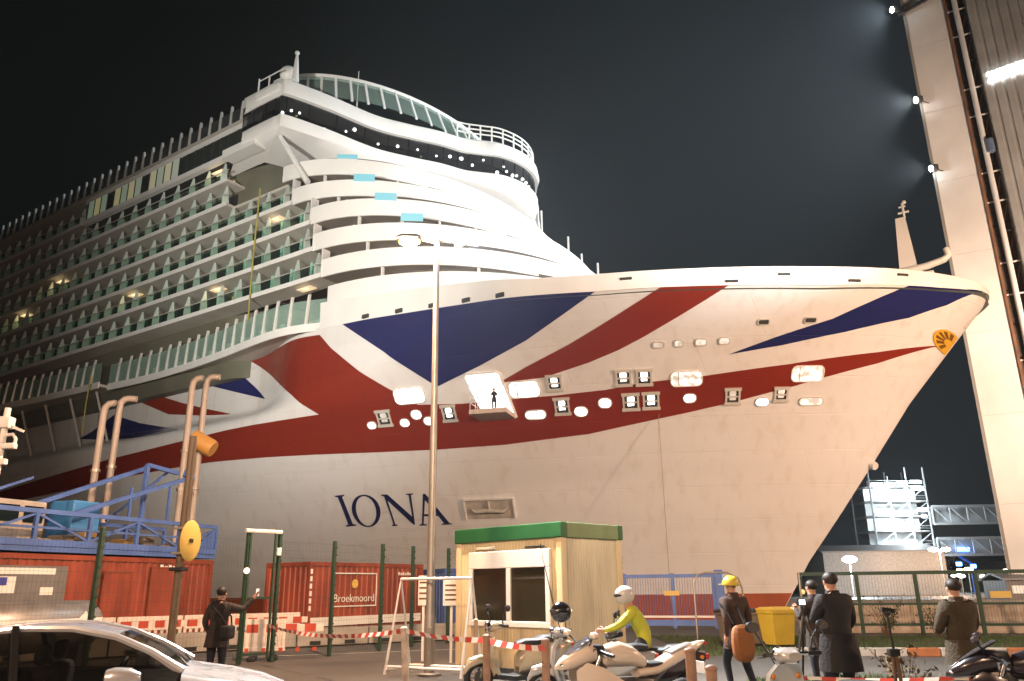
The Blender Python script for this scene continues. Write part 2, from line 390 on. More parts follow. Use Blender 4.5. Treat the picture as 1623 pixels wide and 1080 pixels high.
# name on the bow: serif capitals laid on the plating
def quad_map(q, a, b):                          # a right, b up in the letter box; q = tl,tr,br,bl
    tl, tr, br, bl = q
    t = (tl[0]+(tr[0]-tl[0])*a, tl[1]+(tr[1]-tl[1])*a); o = (bl[0]+(br[0]-bl[0])*a, bl[1]+(br[1]-bl[1])*a)
    return (o[0]+(t[0]-o[0])*b, o[1]+(t[1]-o[1])*b)
def ring(n0, n1, n=14):
    def ell(t, w, h): return (.5+.5*w*math.cos(t), .5+.5*h*math.sin(t))
    out = [ell(n0+(n1-n0)*i/n, 1.0, 1.0) for i in range(n+1)]
    out += [ell(n1+(n0-n1)*i/n, 0.70, 0.91) for i in range(n+1)]
    return out
LET = {
 'I': [[(0.05, 0), (.95, 0), (.95, .035), (.70, .06), (.70, .94), (.95, .965), (.95, 1), (.05, 1), (.05, .965), (.30, .94), (.30, .06), (.05, .035)]],
 'O': [ring(math.pi/2, 3*math.pi/2), ring(-math.pi/2, math.pi/2)],
 'N': [[(.0, 0), (.22, 0), (.22, .03), (.145, .05), (.145, .80), (.86, 0), (.925, 0), (.925, .95), (1, .97), (1, 1), (.78, 1), (.78, .97), (.855, .95), (.855, .26), (.20, 1), (0, 1), (0, .97), (.075, .94), (.075, .05), (0, .03)]],
}
for k in 'ION': drape('letter', [[quad_map(LETTER_BOX[k], *p) for p in pl] for pl in LET[k]], M_navy, off=0.04, cell=0.6)
q = [(43.30, 7.46), (40.30, 7.44), (40.16, 5.05), (42.5, 5.02)]
q = [(42.75, 7.47), (40.05, 7.43), (39.95, 5.03), (42.65, 5.02)]
Apoly = [[(.0, 0), (.24, 0), (.24, .03), (.15, .05), (.245, .29), (.275, .36), (.46, .80), (.56, .60), (.655, .36), (.685, .29), (.78, .05), (.70, .03), (.70, 0), (1.02, 0), (1.02, .03), (.95, .05), (.545, 1), (.47, 1), (.09, .05), (0, .03)],
         [(.249, .29), (.681, .29), (.651, .355), (.279, .355)]]
drape('letter', [[quad_map(q, *p) for p in pl] for pl in Apoly], M_navy, off=0.04, cell=0.6)
# bow emblem, round, wrapped on the stem
em = [(3.10+.82*math.cos(t), 16.75+.74*math.sin(t)) for t in [2*math.pi*i/28 for i in range(28)]]
em = [(max(a, stem(z)+.05), z) for a, z in em]
drape('bow_emblem', [em], mat('emblem_gold', (0.62, 0.36, 0.03), 0.35), off=0.06, cell=0.3)
for a0 in range(0, 360, 30):
    t = R(a0); c, s_ = math.cos(t), math.sin(t)
    ry = [(3.10+.74*c*r_-.06*s_*w_, 16.75+.68*s_*r_+.06*c*w_) for r_, w_ in ((.35, -1), (.92, -1.6), (.92, 1.6), (.35, 1))]
    if all(a > stem(z)+.05 for a, z in ry): drape('emblem_ray', [ry], mat('emblem_brown', (0.16, 0.07, 0.015), 0.4), off=0.075, cell=0.6)

# lit openings of the mooring deck: frame + glowing inside, laid square to the plating
def hull_frame(u, z):
    o = hull_pt(u, z, 0.0); a = (hull_pt(u+.15, z)-hull_pt(u-.15, z)).normalized(); c = (hull_pt(u, z+.15)-hull_pt(u, z-.15)).normalized()
    n = c.cross(a).normalized()
    if n.y < 0: n = -n
    return o, -a, n.cross(-a) if n.cross(-a).z > 0 else -n.cross(-a), n
def rrect(w, h, r, n=5):
    out = []
    for cx, cy, a0 in ((w/2-r, h/2-r, 0), (-w/2+r, h/2-r, 90), (-w/2+r, -h/2+r, 180), (w/2-r, -h/2+r, 270)):
        for i in range(n+1): t = R(a0+90*i/n); out.append((cx+r*math.cos(t), cy+r*math.sin(t)))
    return out
for kind, u, z, w, h, lv in OPENINGS:
    o, a, c, n = hull_frame(u, z)
    P3 = lambda x, y, d: o+a*x+c*y+n*d
    lm = M_lit if lv > .9 else (lit('opening_light_%d' % round(lv*100), (1.0, 0.95, 0.82), .25*lv, 3.2*lv*lv) if 'opening_light_%d' % round(lv*100) not in MATS else MATS['opening_light_%d' % round(lv*100)])
    if kind == 'deck':
        W_, H_ = w*1.0, h*1.0
        f = MB()
        for y0 in (-H_/2, H_/2-.22): f.prism([(-W_*.56, y0), (W_*.56, y0), (W_*.56, y0+.22), (-W_*.56, y0+.22)], -.2, .16, P3)
        for x0 in (-W_/2, W_/2-.14): f.prism([(x0, -H_/2+.22), (x0+.14, -H_/2+.22), (x0+.14, H_/2-.22), (x0, H_/2-.22)], -.2, .12, P3)
        fr = f.build('fairlead_frame', M_frame, ship)
        MB().prism([(-W_/2+.14, -H_/2+.22), (W_/2-.14, -H_/2+.22), (W_/2-.14, H_/2-.22), (-W_/2+.14, H_/2-.22)], -.2, .05, P3).build('fairlead_recess', M_dark, fr)
        MB().prism([(x_*.46, y_+.17*H_) for x_, y_ in rrect(W_*.62*1.6, H_*.27, H_*.12)], .0, .075, P3).build('lit_fairlead', lm, fr)
        MB().prism([(x_*.46, y_-.14*H_) for x_, y_ in rrect(W_*.58*1.6, H_*.15, H_*.07)], .0, .075, P3).build('lit_fairlead', lm, fr)
        f = MB()
        for y0 in (.0, ): f.prism([(-W_*.36, y0-.06), (W_*.36, y0-.06), (W_*.36, y0+.04), (-W_*.36, y0+.04)], 0, .13, P3)
        f.build('roller_bar', M_frame, fr)
    else:
        r = min(w, h)*(.5 if kind == 'oval' else .3)*.98
        if kind == 'slot': lm = M_dark
        out = rrect(w+.14, h+.14, r+.07); inn = rrect(w, h, r); k = len(out); f = MB()
        vs_ = [P3(*p, -.25) for p in out]+[P3(*p, .10) for p in out]+[P3(*p, .10) for p in inn]+[P3(*p, -.25) for p in inn]
        f.add(vs_, [(r_*k+i, r_*k+(i+1) % k, ((r_+1) % 4)*k+(i+1) % k, ((r_+1) % 4)*k+i) for r_ in range(4) for i in range(k)])
        fr = f.build('opening_frame', M_frame if kind != 'bay' else M_sup, ship)
        MB().prism([(x_*.985, y_*.985) for x_, y_ in inn], -.2, .055, P3).build('lit_opening' if kind != 'slot' else 'slot_recess', lm, fr)
        if kind == 'bay':
            MB().prism([(-w*.27, -h*.49), (-w*.23, -h*.49), (-w*.25, h*.49), (-w*.29, h*.49)], 0, .08, P3).build('bay_post', M_frame, fr)
# shell door with its fold-out platform
o, a, c, n = hull_frame(33.2, 14.1)
P3 = lambda x, y, d: o+a*x+c*y+n*d
dr = MB().prism([(-1.55, 1.75), (-1.35, 1.95), (1.0, 1.95), (1.2, 1.75), (1.75, -1.9), (-.75, -1.9)], -.1, .10, P3).build('lit_shell_door', M_lit, ship)
MB().prism([(1.0, 2.05), (1.32, 1.8), (1.92, -1.95), (1.75, -1.95), (1.18, 1.74), (.95, 1.95)], -.1, .22, P3).build('door_post', M_sup, dr)
MB().prism([(-1.68, 1.75), (-1.42, 2.05), (1.0, 2.05), (1.0, 1.96), (-1.36, 1.96), (-1.56, 1.74)], -.1, .22, P3).build('door_lintel', M_sup, dr)
pz = (o+c*-1.75).z
pc = o+c*-1.75
plat = MB().box(-1.15, 1.75, -.2, 2.6, -.34, 0).build('shell_platform', mat('platform_pink', (0.62, 0.50, 0.42), 0.6, var=.15), ship)
yaw = math.atan2(a.y, a.x)
plat.location = pc; plat.rotation_euler = (0, 0, math.atan2(a.y, a.x)+math.pi if False else 0)
xdir = Vector((a.x, a.y, 0)).normalized(); ydir = Vector((n.x, n.y, 0)).normalized(); zdir = xdir.cross(ydir)
plat.matrix_local = Matrix((( xdir.x, ydir.x, 0, pc.x), (xdir.y, ydir.y, 0, pc.y), (0, 0, 1, pc.z), (0, 0, 0, 1)))
PLATFORM = (pc.copy(), xdir.copy(), ydir.copy())
rl = MB()
for px_ in (-1.1, -.5): rl.tube([(px_, 2.5, 0), (px_, 2.5, 1.05)], .03, 6)
for py_ in (1.2, .1): rl.tube([(-1.1, py_, 0), (-1.1, py_, 1.05)], .03, 6)
for h_ in (.55, 1.05): rl.tube([(-.5, 2.5, h_), (-1.1, 2.5, h_), (-1.1, .1, h_)], .025, 6)
rl.build('platform_rail', M_frame, plat)
# anchor pocket
o, a, c, n = hull_frame(36.5, 6.1)
P3 = lambda x, y, d: o+a*x+c*y+n*d
f = MB(); W_, H_ = 4.0, 1.65
for pl in ([(-W_/2, H_/2), (W_/2, H_/2), (W_/2, H_/2+.12), (-W_/2, H_/2+.12)], [(-W_/2-.12, -H_/2), (-W_/2, -H_/2), (-W_/2, H_/2+.12), (-W_/2-.12, H_/2+.12)], [(W_/2, -H_/2), (W_/2+.12, -H_/2), (W_/2+.12, H_/2+.12), (W_/2, H_/2+.12)]):
    f.prism(pl, -.2, .20, P3)
ap = f.build('anchor_pocket', M_hull, ship)
MB().prism([(-W_/2, -H_/2), (W_/2, -H_/2), (W_/2, H_/2), (-W_/2, H_/2)], -.1, .05, P3).build('pocket_plate', mat('pocket_grey', (0.42, 0.38, 0.33), 0.6, var=.25, vscale=1.5), ap)
f = MB(); f.tube([P3(-1.6, .1, .14), P3(-1.2, -.15, .2), P3(0, -.05, .22), P3(1.2, -.15, .2), P3(1.6, .1, .14)], [.06, .16, .2, .16, .06], 8)
f.tube([P3(0, -.1, .2), P3(0, .75, .16)], .12, 8); f.build('anchor', mat('anchor_grey', (0.5, 0.47, 0.42), .5, var=.2), ap, smooth=True)
# overflow pipe hanging from the lit fairlead, stain below
f = MB(); p_ = hull_pt(22.0, 12.3, .1); pts = [p_, p_+Vector((0, .12, -.4)), p_+Vector((0, .12, -13.2))]; f.tube(pts, .022, 6); f.build('drain_pipe', mat('pipe_brown', (.30, .24, .18), .6), ship)
f = MB(); f.tube([hull_pt(9.6, 8.55, .0), hull_pt(9.6, 8.55, .35)], [.35, .28], 12); f.build('bow_fitting', M_hull, ship)

# bulwark round the foredeck
bu = [0.0, .05, .15, .35, .7, 1.2, 1.8, 2.6]
while bu[-1] < 47.6: bu.append(bu[-1]+1.0)
f = MB()
for side in (1, -1):
    secs = []
    for u in bu:
        zl = zlow(u); zt = ztop(u); bl = hb(u+stem(zl)*(1 if u < 1 else 0), zl) if u > 0 else 0
        fl = .12 if u > .3 else .0
        secs.append([Vector((u-.0, (bl+.045)*side, zl-.12)), Vector((u-.05, (bl+.05+fl)*side, zt)), Vector((u+.05, (max(bl-.25, 0)+fl)*side, zt)), Vector((u+.1, max(bl-.3, 0)*side, zl))])
    f.loft(secs)
f.build('bulwark', M_sup, ship, smooth=True)
for px_u, dz in ((7.3, .35), (14.2, .35), (4.6, .9), (11.2, .9), (20.5, .9)):
    o = Vector((px_u, hb(px_u, zlow(px_u))+.16, zlow(px_u)+(.14 if dz < .5 else .62)))
    MB().bbox(-.42, .42, -.06, .06, -.09, .09, .03).build('bulwark_slot', M_dark, ship, loc=o, rot=(0, 0, math.atan2(hb(px_u+.2, 19.7)-hb(px_u-.2, 19.7), .4)))
for u in (42.2, 38.6, 35.2, 32.0, 29.0):
    MB().bbox(-.35, .35, -.08, .08, -.16, .16, .03).build('bulwark_scupper', M_dark, ship, loc=(u, hb(u, zlow(u))+.15, zlow(u)+.12))
# foredeck and forecastle top
f = MB(); secs = []
for u in bu[2:]: w = hb(u+.3, zlow(u))-.25; secs.append([Vector((u, w, zlow(u)-.3)), Vector((u, -w, zlow(u)-.3))])
f.loft(secs, closed=False); f.build('foredeck', mat('deck_green', (.16, .20, .17), .7), ship)
# bow mast with crane arm
f = MB(); f.loft([[Vector((4.9+x_, y_, z_)) for x_, y_ in ((-w_, -d_), (w_, -d_), (w_, d_), (-w_, d_))] for z_, w_, d_ in ((19.3, .95, .7), (22.9, .85, .6), (23.0, .62, .5), (27.6, .34, .3))])
bm_ = f.build('bow_mast', M_sup, ship)
f = MB(); f.tube([(4.6, 0, 27.6), (4.6, 0, 28.9)], .09, 8); f.bar((4.2, 0, 28.1), (5.0, 0, 28.1), .12); f.bar((4.4, 0, 28.6), (4.9, 0, 28.6), .10); f.sphere((4.45, 0, 28.95), .16, 8); f.build('mast_light', M_sup, bm_, smooth=True)
f = MB(); f.tube([(5.6, .5, 23.0), (3.6, .5, 23.1), (2.4, .5, 23.35), (2.05, .5, 23.6), (2.15, .5, 24.2)], [.3, .28, .26, .26, .22], 10); f.build('mooring_arm', M_sup, bm_, smooth=True)
f = MB(); f.box(3.2, 5.9, -.9, .9, 19.3, 22.55); f.build('mast_house', M_sup, bm_)

# ------------------------------------------------------------ superstructure
UEND = 300.0; UB = 150.0; BS = 21.0; BW = 18.9
DECKS = [('A', 26.2, 48.0, 30.2), ('B', 29.0, 49.3, 33.2), ('C', 31.75, 49.8, 35.6), ('D', 34.5, 52.5, 38.6), ('E', 37.35, 54.2, 41.1)]
def ell(us_, un, w, n=56, a0=-90, a1=90, inset=0):
    out = []
    for i in range(n+1):
        t = R(a0+(a1-a0)*i/n); du = us_-un
        nx = -math.cos(t)*w; ny = math.sin(t)*du; l = math.hypot(nx, ny) or 1
        out.append((us_-du*math.cos(t)-nx/l*inset, w*math.sin(t)-ny/l*inset))
    return out
def ribbon(mb, loops, m=0):
    mb.loft([[Vector((u, s, z)) for u, s in lp] for lp, z in loops], closed=False, cap=False, m=m)
def ring_solid(mb, lp_out, lp_in, z0, z1, m=0):
    secs = [[Vector((a[0], a[1], z0)), Vector((a[0], a[1], z1)), Vector((c[0], c[1], z1)), Vector((c[0], c[1], z0))] for a, c in zip(lp_out, lp_in)]
    mb.loft(secs, m=m)
TIERS = [('forecastle', 23.5, 47.0, 27.6)]+DECKS
for k, (nm, z, us_, un) in enumerate(TIERS):
    h = 1.32
    w = 20.95-.003*k
    lo, li = ell(us_, un, w), ell(us_, un, w, inset=.14)
    f = MB(); ring_solid(f, lo, li, z-.32, z+h); f.build('terrace_bulwark', M_sup, ship, smooth=True)
    lw = ell(us_, un, w, inset=2.1)
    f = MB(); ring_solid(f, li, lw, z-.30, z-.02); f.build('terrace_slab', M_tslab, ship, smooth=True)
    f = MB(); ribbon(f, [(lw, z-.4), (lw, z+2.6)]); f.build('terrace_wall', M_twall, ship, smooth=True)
    # slim posts standing between the terraces, and cabin doors
    if k+1 < len(TIERS):
        ps = ell(TIERS[k+1][2], TIERS[k+1][3], w, n=64, inset=.3)
        pm = MB().box(-.07, .07, -.14, .14, 0, TIERS[k+1][1]-z-.3).build('terrace_post', M_sup, ship, loc=(*ps[40], z))
        for j in (4, 12, 19, 25, 30, 34, 44, 48, 52, 57):
            inst(pm, loc=(*ps[j], z))
    dw = ell(us_, un, w, n=40, inset=2.0)
    for j in range(8, 39, 3):
        a_, b_ = dw[j], dw[j+1]; L_ = math.dist(a_, b_)
        d = MB().box(0, L_, -.05, .05, 0, 2.1).build('terrace_door', M_door, ship, loc=(a_[0], a_[1], z), rot=(0, 0, math.atan2(b_[1]-a_[1], b_[0]-a_[0])))
    # terrace furniture along the rail
    if k:
        for j in (50, 53, 58):
            p = ell(us_, un, w, n=64, inset=.7)[j]
            MB().bbox(-.8, .8, -.25, .25, -.15, .16, .05).build('rail_cover', M_sup, ship, loc=(p[0], p[1], z+h), rot=(0, 0, math.atan2(lo[46][1]-lo[44][1], lo[46][0]-lo[44][0])))
# translucent blue screens, one on each upper terrace
for u, s, z in ((48.2, 18.47, 38.25), (45.8, 18.5, 35.4), (43.05, 18.5, 32.65), (40.1, 18.25, 29.9)):
    MB().box(-.95, .95, -.04, .04, 0, .72).build('blue_screen', M_blind, ship, loc=(u, s, z+.2), rot=(0, 0, R(38)))

# core block behind the balconies
f = MB()
lp = ell(64, 53.5, BW, n=40)
poly = [(UEND, -BW)]+[(u, s) for u, s in lp]+[(UEND, BW)]
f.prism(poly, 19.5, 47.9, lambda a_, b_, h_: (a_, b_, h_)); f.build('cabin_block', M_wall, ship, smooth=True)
for nm, z, us_, un in DECKS:
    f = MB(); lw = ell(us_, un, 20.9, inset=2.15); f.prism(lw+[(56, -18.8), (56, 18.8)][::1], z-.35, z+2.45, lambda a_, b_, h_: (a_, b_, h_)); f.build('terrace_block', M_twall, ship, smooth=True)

# side balconies
ROWS = [(26.2, 48.0), (29.0, 49.3), (31.75, 49.9), (34.5, 52.6), (37.35, 62.5), (40.15, 62.8), (43.0, 91.0)]
MOD = 2.7
pane0 = part0 = door0 = None
for ri, (z, us_) in enumerate(ROWS):
    f = MB()
    f.box(us_, UEND, BW-.1, BS, z-.30, z)
    if ri == 4: f.box(52.5, us_, BW-.1, 20.0, z-.30, z)
    if ri == 6: pass
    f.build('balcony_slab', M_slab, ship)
    f = MB().box(us_-.02, UEND, BS+.003, BS+.07, z-.33, z+.10); f.build('slab_edge', M_sup, ship)
    f = MB().box(us_, UEND, BS-.10, BS-.03, z+1.03, z+1.10); f.build('handrail', M_frame, ship)
    n = int((UB-us_)/MOD)
    for j in range(n):
        u = us_+.9+j*MOD+(0.35 if ri % 2 else 0)
        if part0 is None:
            part0 = MB().prism([(BS-.95, 0), (BS-.12, 0), (BS-.12, .95), (BS-.45, 2.3), (BS-.6, 2.3)], -.035, .035, lambda a_, b_, h_: (h_, a_, b_)).build('balcony_partition', M_frost, ship, loc=(u, 0, z+.05))
            door0 = MB().box(0, 1.75, 0, .05, .06, 2.2).build('balcony_door', M_door, ship, loc=(u+.25, BW+.0, z))
            jamb0 = MB().box(0, .30, .0, .45, .03, 2.4).build('glass_divider', mat('divider_green', (.30, .56, .46), .3), ship, loc=(u+2.1, BW, z))
            pane0 = MB().box(.03, MOD-.03, 0, .02, .1, 1.02).build('balustrade_pane', M_bal, ship, loc=(u, BS-.07, z))
        else:
            inst(part0, loc=(u, 0, z+.05)); inst(jamb0, loc=(u+2.1, BW, z)); inst(pane0, loc=(u, BS-.07, z))
            d = inst(door0, loc=(u+.25, BW, z))
# lamps under a few balcony slabs
for u, z in ((96, 36.9), (104, 34.1), (79, 31.4), (56, 34.15), (66, 42.4), (64, 28.7), (51, 25.85)):
    b_ = MB().box(-.9, .9, -.5, .3, -.06, 0).build('balcony_lamp', M_warm, ship, loc=(u, 19.9, z-.01))
    light('balcony_glow', 'POINT', (0, .1, -.35), 16, (1, .72, .36), b_, size=.25)
# solid white bulkhead between terraces and balconies at each deck end
for z, us_ in ROWS[:4]:
    MB().box(us_-.08, us_+.02, BS-.9, BS-.02, z+.02, z+2.4).build('end_screen', M_sup, ship)
# long window band under the roof
gz0, gz1 = 43.25, 45.55
MB().box(58.5, 91, BS-.25, BS-.02, gz1, 46.1).build('window_head', M_sup, ship)
MB().box(58.5, 91, BS-.6, BS, 42.7, gz0).build('window_sill', M_sup, ship)
MB().box(58.5, 91, BW, BS-.7, 42.75, 46).build('lounge_block', M_dark, ship)
M_win1 = mat('lounge_glass', (0.030, 0.040, 0.036), 0.12); M_win2 = emat('lounge_lit', (0.62, 0.55, 0.20), 0.24); M_win3 = emat('lounge_lit_green', (0.30, 0.48, 0.30), 0.20)
u = 59.0; k = 0
while u < 90.2:
    mt_ = M_win1 if u < 71 else (M_win2, M_win3, M_win2, M_win1, M_win3)[k % 5]
    MB().box(u+.05, u+1.36, BS-.16, BS-.10, gz0, gz1).build('window_pane', mt_, ship)
    MB().box(u+1.36, u+1.47, BS-.20, BS-.03, gz0, gz1).build('window_mullion', M_dark, ship)
    u += 1.42; k += 1
# roof and its row of wind-screen posts
MB().box(58.6, UEND, -BS, BS+.05, 46.1, 46.55).build('roof_edge', mat('roof_grey', (.48, .46, .42), .55, var=.1), ship)
fin0 = None; u = 60.0
while u < UB:
    if fin0 is None: fin0 = MB().loft([[Vector((x_, y_, z_)) for x_, y_ in ((-.13-w_, -.10), (.13+w_, -.10), (.13+w_, .10), (-.13-w_, .10))] for z_, w_ in ((0, .06), (2.2, .0), (2.45, -.05))]).build('screen_post', mat('post_grey', (.55, .55, .53), .5), ship, loc=(u, BS-.25, 46.55))
    else: inst(fin0, loc=(u, BS-.25, 46.55))
    u += 1.78
MB().box(60, UB, BS-.27, BS-.23, 46.6, 48.3).build('roof_screen', glass('smoked_screen', (.35, .38, .38), .75), ship)

# promenade: curved edge, glass wind screens and posts
PU = [47.4, 48.3, 49.4, 51, 53, 56, 61.6, 67.5, 73.3, 78.8, 82.0]; PS = [20.6, 21.1, 21.5, 21.75, 21.8, 21.4, 20.5, 19.85, 19.5, 19.6, 19.9]
PU2 = [81.9, 86.5, 93.8, 101, 120, UEND]; PS2 = [20.9, 21.0, 21.3, 21.9, 22.2, 22.2]
def prom(us_, ss_, n):
    pts = []
    for i in range(n+1):
        u = us_[0]+(us_[-1]-us_[0])*i/n; pts.append((u, sum(interp(u+d, us_, ss_) for d in (-1.2, -.6, 0, .6, 1.2))/5))
    return pts
pm0 = None
for us_, ss_, n, ue in ((PU, PS, 60, 82), (PU2, PS2, 90, 140)):
    pts = prom(us_, ss_, n); inn = [(u, 16.0) for u, s in pts]; i2 = [(u, s-.12) for u, s in pts]
    f = MB(); ring_solid(f, i2, inn, 21.22, 21.5); f.build('promenade_deck', M_slab, ship, smooth=True)
    f = MB(); ring_solid(f, pts, i2, 21.0, 21.72); f.build('promenade_edge', M_sup, ship, smooth=True)
    f = MB(); ring_solid(f, [(u, s-.10) for u, s in pts], [(u, s-.13) for u, s in pts], 21.74, 23.9); f.build('wind_screen', M_screen, ship, smooth=True)
    u = us_[0]+1.6
    while u < ue:
        s = interp(u, us_, ss_)
        if pm0 is None: pm0 = MB().loft([[Vector((x_, y_-.18*t_, z_)) for x_, y_ in ((-.10, -.10), (.10, -.10), (.10, .10), (-.10, .10))] for z_, t_ in ((0, 0), (2.5, 1), (2.75, 1.2))]).build('screen_stanchion', M_sup, ship, loc=(u, s, 21.7))
        else: inst(pm0, loc=(u, s, 21.7))
        u += 1.75
# covered deck gear standing along the promenade
for j, u in enumerate((52.5, 55.4, 58.3, 61.5, 64.6, 67.6, 70.5, 75.0)):
    s = interp(u, PU, PS)-1.0
    f = MB(); f.bbox(-.5, .5, -.35, .35, 0, .55+.1*(j % 3), .12); f.bbox(-.25, .45, -.3, .3, .5, 1.0+.1*(j % 2), .12); f.build('covered_deck_chair', M_sup, ship, loc=(u, s, 21.5), rot=(0, 0, .3*j))
MB().box(47.3, 51.2, 16.5, 20.0, 21.3, 22.5).build('deck_house', M_sup, ship)
# slanting struts of the boat recess further aft
for u in (84.5, 90, 95.5, 101, 107):
    f = MB(); f.bar((u, 19.6, 21.2), (u-1.5, 18.2, 15.2), .22); f.build('recess_strut', M_slab, ship)
# vertical hoses of the fitting-out crew
for u, s, z0, z1 in ((57.0, 21.25, 23.6, 37.1), (83.0, 21.3, 16.0, 22.5)):
    MB().tube([(u, s, z0), (u+.1, s, (z0+z1)/2), (u, s, z1)], .075, 6).build('hanging_hose', mat('hose_yellow', (.36, .33, .08), .6), ship)

# ------------------------------------------------------------ bridge
BR = [(59.5, 22.1), (56.5, 22.15), (54.2, 22.1), (53.5, 21.7), (52.1, 17.6), (50.75, 12.4), (48.9, 8.9), (47.1, 6.0), (45.9, 3.4), (44.5, 1.7), (43.1, 0), (42.3, -2.4), (42.3, -4.8), (43.1, -7.2), (44.5, -9.0), (45.9, -10.9), (47.1, -13.4), (48.9, -16.4), (50.75, -19.6), (53, -21.9), (54.2, -22.1), (59.5, -22.1)]
def dens(p, n=5):
    out = []
    for i in range(len(p)-1):
        p0, p1, p2, p3 = p[max(i-1, 0)], p[i], p[i+1], p[min(i+2, len(p)-1)]
        for j in range(n):
            t = j/n; out.append(tuple(.5*(2*p1[a_]+(p2[a_]-p0[a_])*t+(2*p0[a_]-5*p1[a_]+4*p2[a_]-p3[a_])*t*t+(3*p1[a_]-p0[a_]-3*p2[a_]+p3[a_])*t**3) for a_ in (0, 1)))
    return out+[p[-1]]
brd = dens(BR)
def inset(lp, d):
    out = []
    for i, p in enumerate(lp):
        a_, b_ = lp[max(i-1, 0)], lp[min(i+1, len(lp)-1)]; tx, ty = b_[0]-a_[0], b_[1]-a_[1]; l = math.hypot(tx, ty) or 1
        nx, ny = -ty/l, tx/l              # points inboard for this winding
        if nx < 0 and abs(ty) > abs(tx): nx, ny = -nx, -ny
        if abs(tx) >= abs(ty) and ny*p[1] > 0: nx, ny = -nx, -ny
        out.append((p[0]+nx*d, p[1]+ny*d))
    return out
def squeeze(lp, du, ks): return [(u+du, s*ks) for u, s in lp]
f = MB()
zin = lambda zf, zw: [zf+(zw-zf)*sm(13, 19, abs(s_)) for u_, s_ in brd]
def ribbon_z(mb, loops): mb.loft([[Vector((p[0], p[1], zz if not isinstance(zz, list) else zz[i])) for i, p in enumerate(lp)] for lp, zz in loops], closed=False, cap=False)
ribbon_z(f, [(squeeze(brd, 6.0, .86), zin(39.7, 41.9)), (squeeze(brd, 3.2, .93), zin(40.5, 42.0)), (squeeze(brd, 1.2, .975), zin(41.6, 42.2)), (squeeze(brd, .15, .997), 42.5), (brd, 42.75), (brd, 43.75), (squeeze(brd, .3, .995), 43.9)])
f.build('bridge_apron', M_sup, ship, smooth=True)
f = MB()
top = squeeze(brd, .1, .998)
ribbon(f, [(squeeze(brd, .35, .993), 46.0), (squeeze(brd, -.1, 1.0), 46.02), (squeeze(brd, -.25, 1.002), 46.5), (squeeze(brd, -.05, 1.0), 47.6), (squeeze(brd, .5, .99), 48.0), (squeeze(brd, 6, .85), 48.1)])
f.build('bridge_roof', M_sup, ship, smooth=True)
f = MB(); f.prism(squeeze(brd, 3.0, .93), 43.7, 46.3, lambda a_, b_, h_: (a_, b_, h_)); f.build('bridge_room', M_int, ship)
f = MB(); f.prism([(u+.6, s*.985) for u, s in brd], 48.02, 48.06, lambda a_, b_, h_: (a_, b_, h_)); f.build('monkey_deck', M_sup, ship)
f = MB(); f.prism([(u+1.2, s*.97) for u, s in brd], 43.72, 43.78, lambda a_, b_, h_: (a_, b_, h_)); f.build('bridge_floor', M_int, ship)
g0 = squeeze(brd, .35, .992); g1 = squeeze(brd, .30, .993)
for i in range(0, len(brd)-1, 3):
    j = min(i+3, len(brd)-1); f = MB()
    secs = [[Vector((*g0[q_], 43.88)), Vector((*g1[q_], 46.02))] for q_ in range(i, j+1)]
    f.loft(secs, closed=False); f.build('bridge_window', M_bglass, ship, smooth=True)
    f = MB(); f.bar((g0[i][0]+.08, g0[i][1]*.996, 43.88), (g1[i][0]+.08, g1[i][1]*.996, 46.02), .07); f.build('bridge_mullion', M_int, ship)
# glowing balls behind the bridge glass imitate reflections of pier lamps
rs = random.Random(3); glint0 = None
M_glint = emat('bridge_glint', (1, .97, .9), 14.0); M_glintr = emat('small_glint', (1, .35, .15), 3.0); M_glintg = emat('small_glint_green', (.5, .7, .1), 1.2)
for i in list(range(14, 70, 3))+[16, 22, 41, 52, 55, 58]:
    u, s = brd[i]; zz = 44.3+rs.random()*1.4; s += rs.uniform(-.4, .4)
    r_ = rs.uniform(.12, .21)
    b_ = MB().sphere((0, 0, 0), r_, 10).build('glint_ball', M_glint, ship, smooth='all', loc=(u+.95, s*.965, zz))
    if i % 6 == 0:
        MB().tube([(0, 0, 0), (.05, 0, 1.5)], .07, 6).build('window_stay', M_sup, ship, loc=(u+.7, s*.975, 44.5))
    if i < 40 and i % 4 == 0: MB().sphere((0, 0, 0), .12, 8).build('small_glint', M_glintr if i % 8 else M_glintg, ship, smooth='all', loc=(u+1.0, s*.96-.6, 44.2+rs.random()*.8))
# wing side, strut, and roof gear
MB().box(57.6, 62.6, 20.6, 22.0, 41.9, 42.8).build('wing_heel', M_sup, ship)
MB().tube([(54.6, 21.3, 41.9), (51.0, 20.6, 36.2)], [.22, .3], 10).build('wing_strut', M_sup, ship, smooth=True)
f = MB(); f.bbox(54.2, 57.6, 21.5, 22.35, 46.6, 47.3, .06); f.tube([(57.6, 22.1, 46.6), (57.6, 22.1, 49.2)], .08, 6); f.tube([(56, 22.1, 47.2), (56, 22.1, 48.8)], .08, 6); f.tube([(54.2, 22.1, 48.9), (57.6, 22.1, 48.9)], .06, 6); f.build('wing_rail', M_sup, ship)
f = MB(); f.sphere((55.0, 20.6, 49.5), .9, 16); f.tube([(55.0, 20.6, 48), (55.0, 20.6, 49)], .4, 10); f.build('radome', M_sup, ship, smooth=True)
f = MB(); f.tube([(53.6, 20.9, 48), (53.6, 20.9, 50.4), (53.6, 20.9, 51.2)], [.38, .2, .1], 10); f.sphere((53.6, 20.9, 51.3), .24, 10); f.build('signal_mast', M_sup, ship, smooth=True)
MB().tube([(52, 14, 48), (52, 14, 52.6)], [.07, .04], 6).build('whip_aerial', M_sup, ship)
